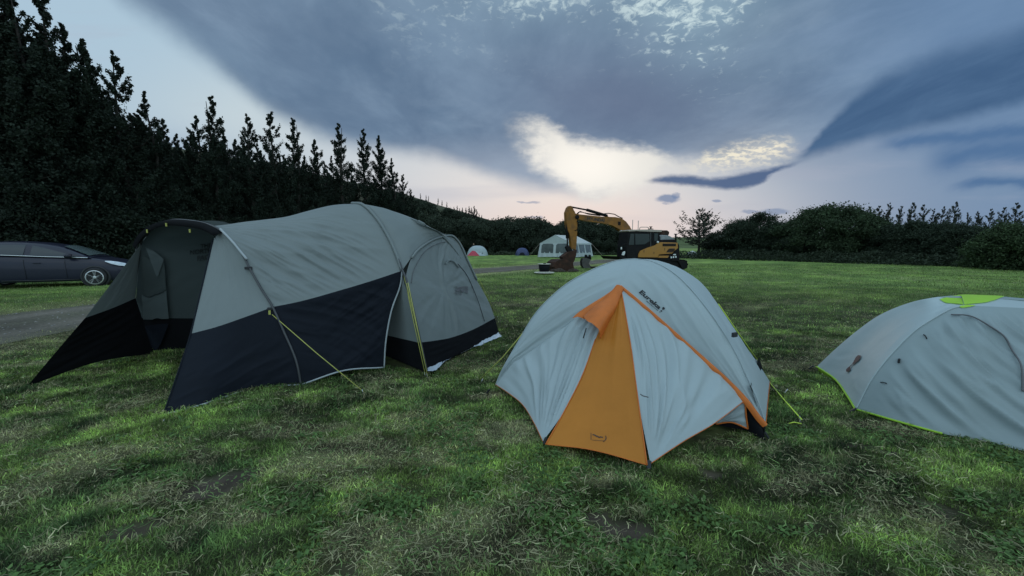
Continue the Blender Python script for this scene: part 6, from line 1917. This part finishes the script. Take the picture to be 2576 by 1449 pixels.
# windscreen
wsv = []
for x_, hw_ in ((-.18, .70), (-.48, .64), (-.86, .54)):
    t_ = np.interp(x_, [g[0] for g in gst][::-1], [g[2] for g in gst][::-1])
    wsv.append([(x_ + .02, .86 + hw_ * k, t_ + .045 - .035 * k * k) for k in np.linspace(-1, 1, 9)])
wv_ = np.array(wsv).reshape(-1, 3); i = (np.arange(2)[:, None] * 9 + np.arange(8)[None]).ravel()
link('windscreen', mesh_np('windscreen', wv_, np.stack([i, i + 1, i + 10, i + 9], 1)), mat('windscreen_glass', (.10, .13, .13), rough=.06, spec=.9, vary=.03, coat=.5), cabin)
tubes('chrome_trim', [[gl(x_, .01, .022) for x_ in np.linspace(-.16, -3.5, 24)]], .014, m_chrome, car, 6, True)
bm = bmesh.new(); box(bm, (-.60, -.09, 1.10), (.16, .20, .13), 0, .04); om = bm_obj('mirror', bm, m_paint, car, True)
bm = bmesh.new(); box(bm, (-.58, -.005, 1.05), (.05, .1, .03)); bm_obj('mirror_stalk', bm, m_ink, om)
hl = [(.70, .055), (.80, .10), (.90, .20)]
hv_ = []
for x_, y_, z0_, z1_ in ((.30, .022, .885, .895), (.45, .030, .80, .89), (.62, .075, .735, .855), (.78, .16, .70, .80), (.87, .25, .66, .73)):
    hv_ += [(x_, y_ - .035, z0_), (x_, y_ - .03, (z0_ + z1_) / 2), (x_ - .01, y_ + .02, z1_ + .012)]
i = (np.arange(4)[:, None] * 3 + np.arange(2)[None]).ravel()
link('headlight', mesh_np('headlight', np.array(hv_), np.stack([i, i + 1, i + 4, i + 3], 1)), m_lamp, car)
for x_ in (-.72, -1.72):
    tubes('door_seam', [[(x_, -.004, .32), (x_ - .01, -.006, .6), (x_ - .03, .0, .86), (x_ - .03, .02, .98)]], .005, m_ink, body, 4, True)
    bm = bmesh.new(); box(bm, (x_ - .72 + .0, -.018, .86), (.18, .03, .035), 0, .01); bm_obj('door_handle', bm, m_paint, body)
tubes('sill_strip', [[(-.42, -.002, .27), (-1.4, -.006, .26), (-2.3, -.004, .27)]], .02, m_ink, body, 5, True)
for wx in (0.0, -3.08):
    bm = bmesh.new(); lathe(bm, [(.0, .10), (.40, .10), (.40, -.02), (.345, -.035), (.345, .1)], 28, 'Y', (wx, 0.02, .335)); bm_obj('wheel_arch', bm, m_ink, body, True)
    for yy, sgn in ((.03, -1), (1.69, 1)):
        tw_ = thing('wheel', '', '', (0, 0, 0)); del tw_['label']; del tw_['category']; tw_.parent = car; tw_.location = (wx, yy, .325)
        bm = bmesh.new(); lathe(bm, [(.22, -.09), (.29, -.105), (.318, -.08), (.325, 0), (.318, .08), (.29, .1), (.22, .09)], 32, 'Y'); bm_obj('tyre', bm, m_tyre, tw_, True)
        bm = bmesh.new(); lathe(bm, [(.245, -.02), (.25, -.105), (.225, -.11), (.215, -.06), (.215, .0)], 32, 'Y')
        for k in range(5):
            for dk in (-.16, .16):
                a = 2 * math.pi * k / 5 + dk + .3; a2 = 2 * math.pi * k / 5 + .3
                c_ = Vector(((.03 * math.cos(a2) + .22 * math.cos(a)) / 2, -.075, (.03 * math.sin(a2) + .22 * math.sin(a)) / 2))
                r0 = bmesh.ops.create_cube(bm, size=1.0)
                M = Matrix.Translation(c_) @ Matrix.Rotation(-math.atan2(.22 * math.sin(a) - .03 * math.sin(a2), .22 * math.cos(a) - .03 * math.cos(a2)), 4, 'Y') @ Matrix.Diagonal((.20, .03, .032, 1))
                bmesh.ops.transform(bm, matrix=M, verts=r0['verts'])
        lathe(bm, [(0, -.095), (.05, -.09), (.055, -.05)], 14, 'Y')
        bm_obj('rim', bm, m_rim, tw_)
        bm = bmesh.new(); lathe(bm, [(0, -.03), (.21, -.03), (.21, .02)], 24, 'Y'); bm_obj('brake_disc', bm, m_steel, tw_)

# ------------------------------------------------------------------ grass last, around everything standing on it
grow_grass()
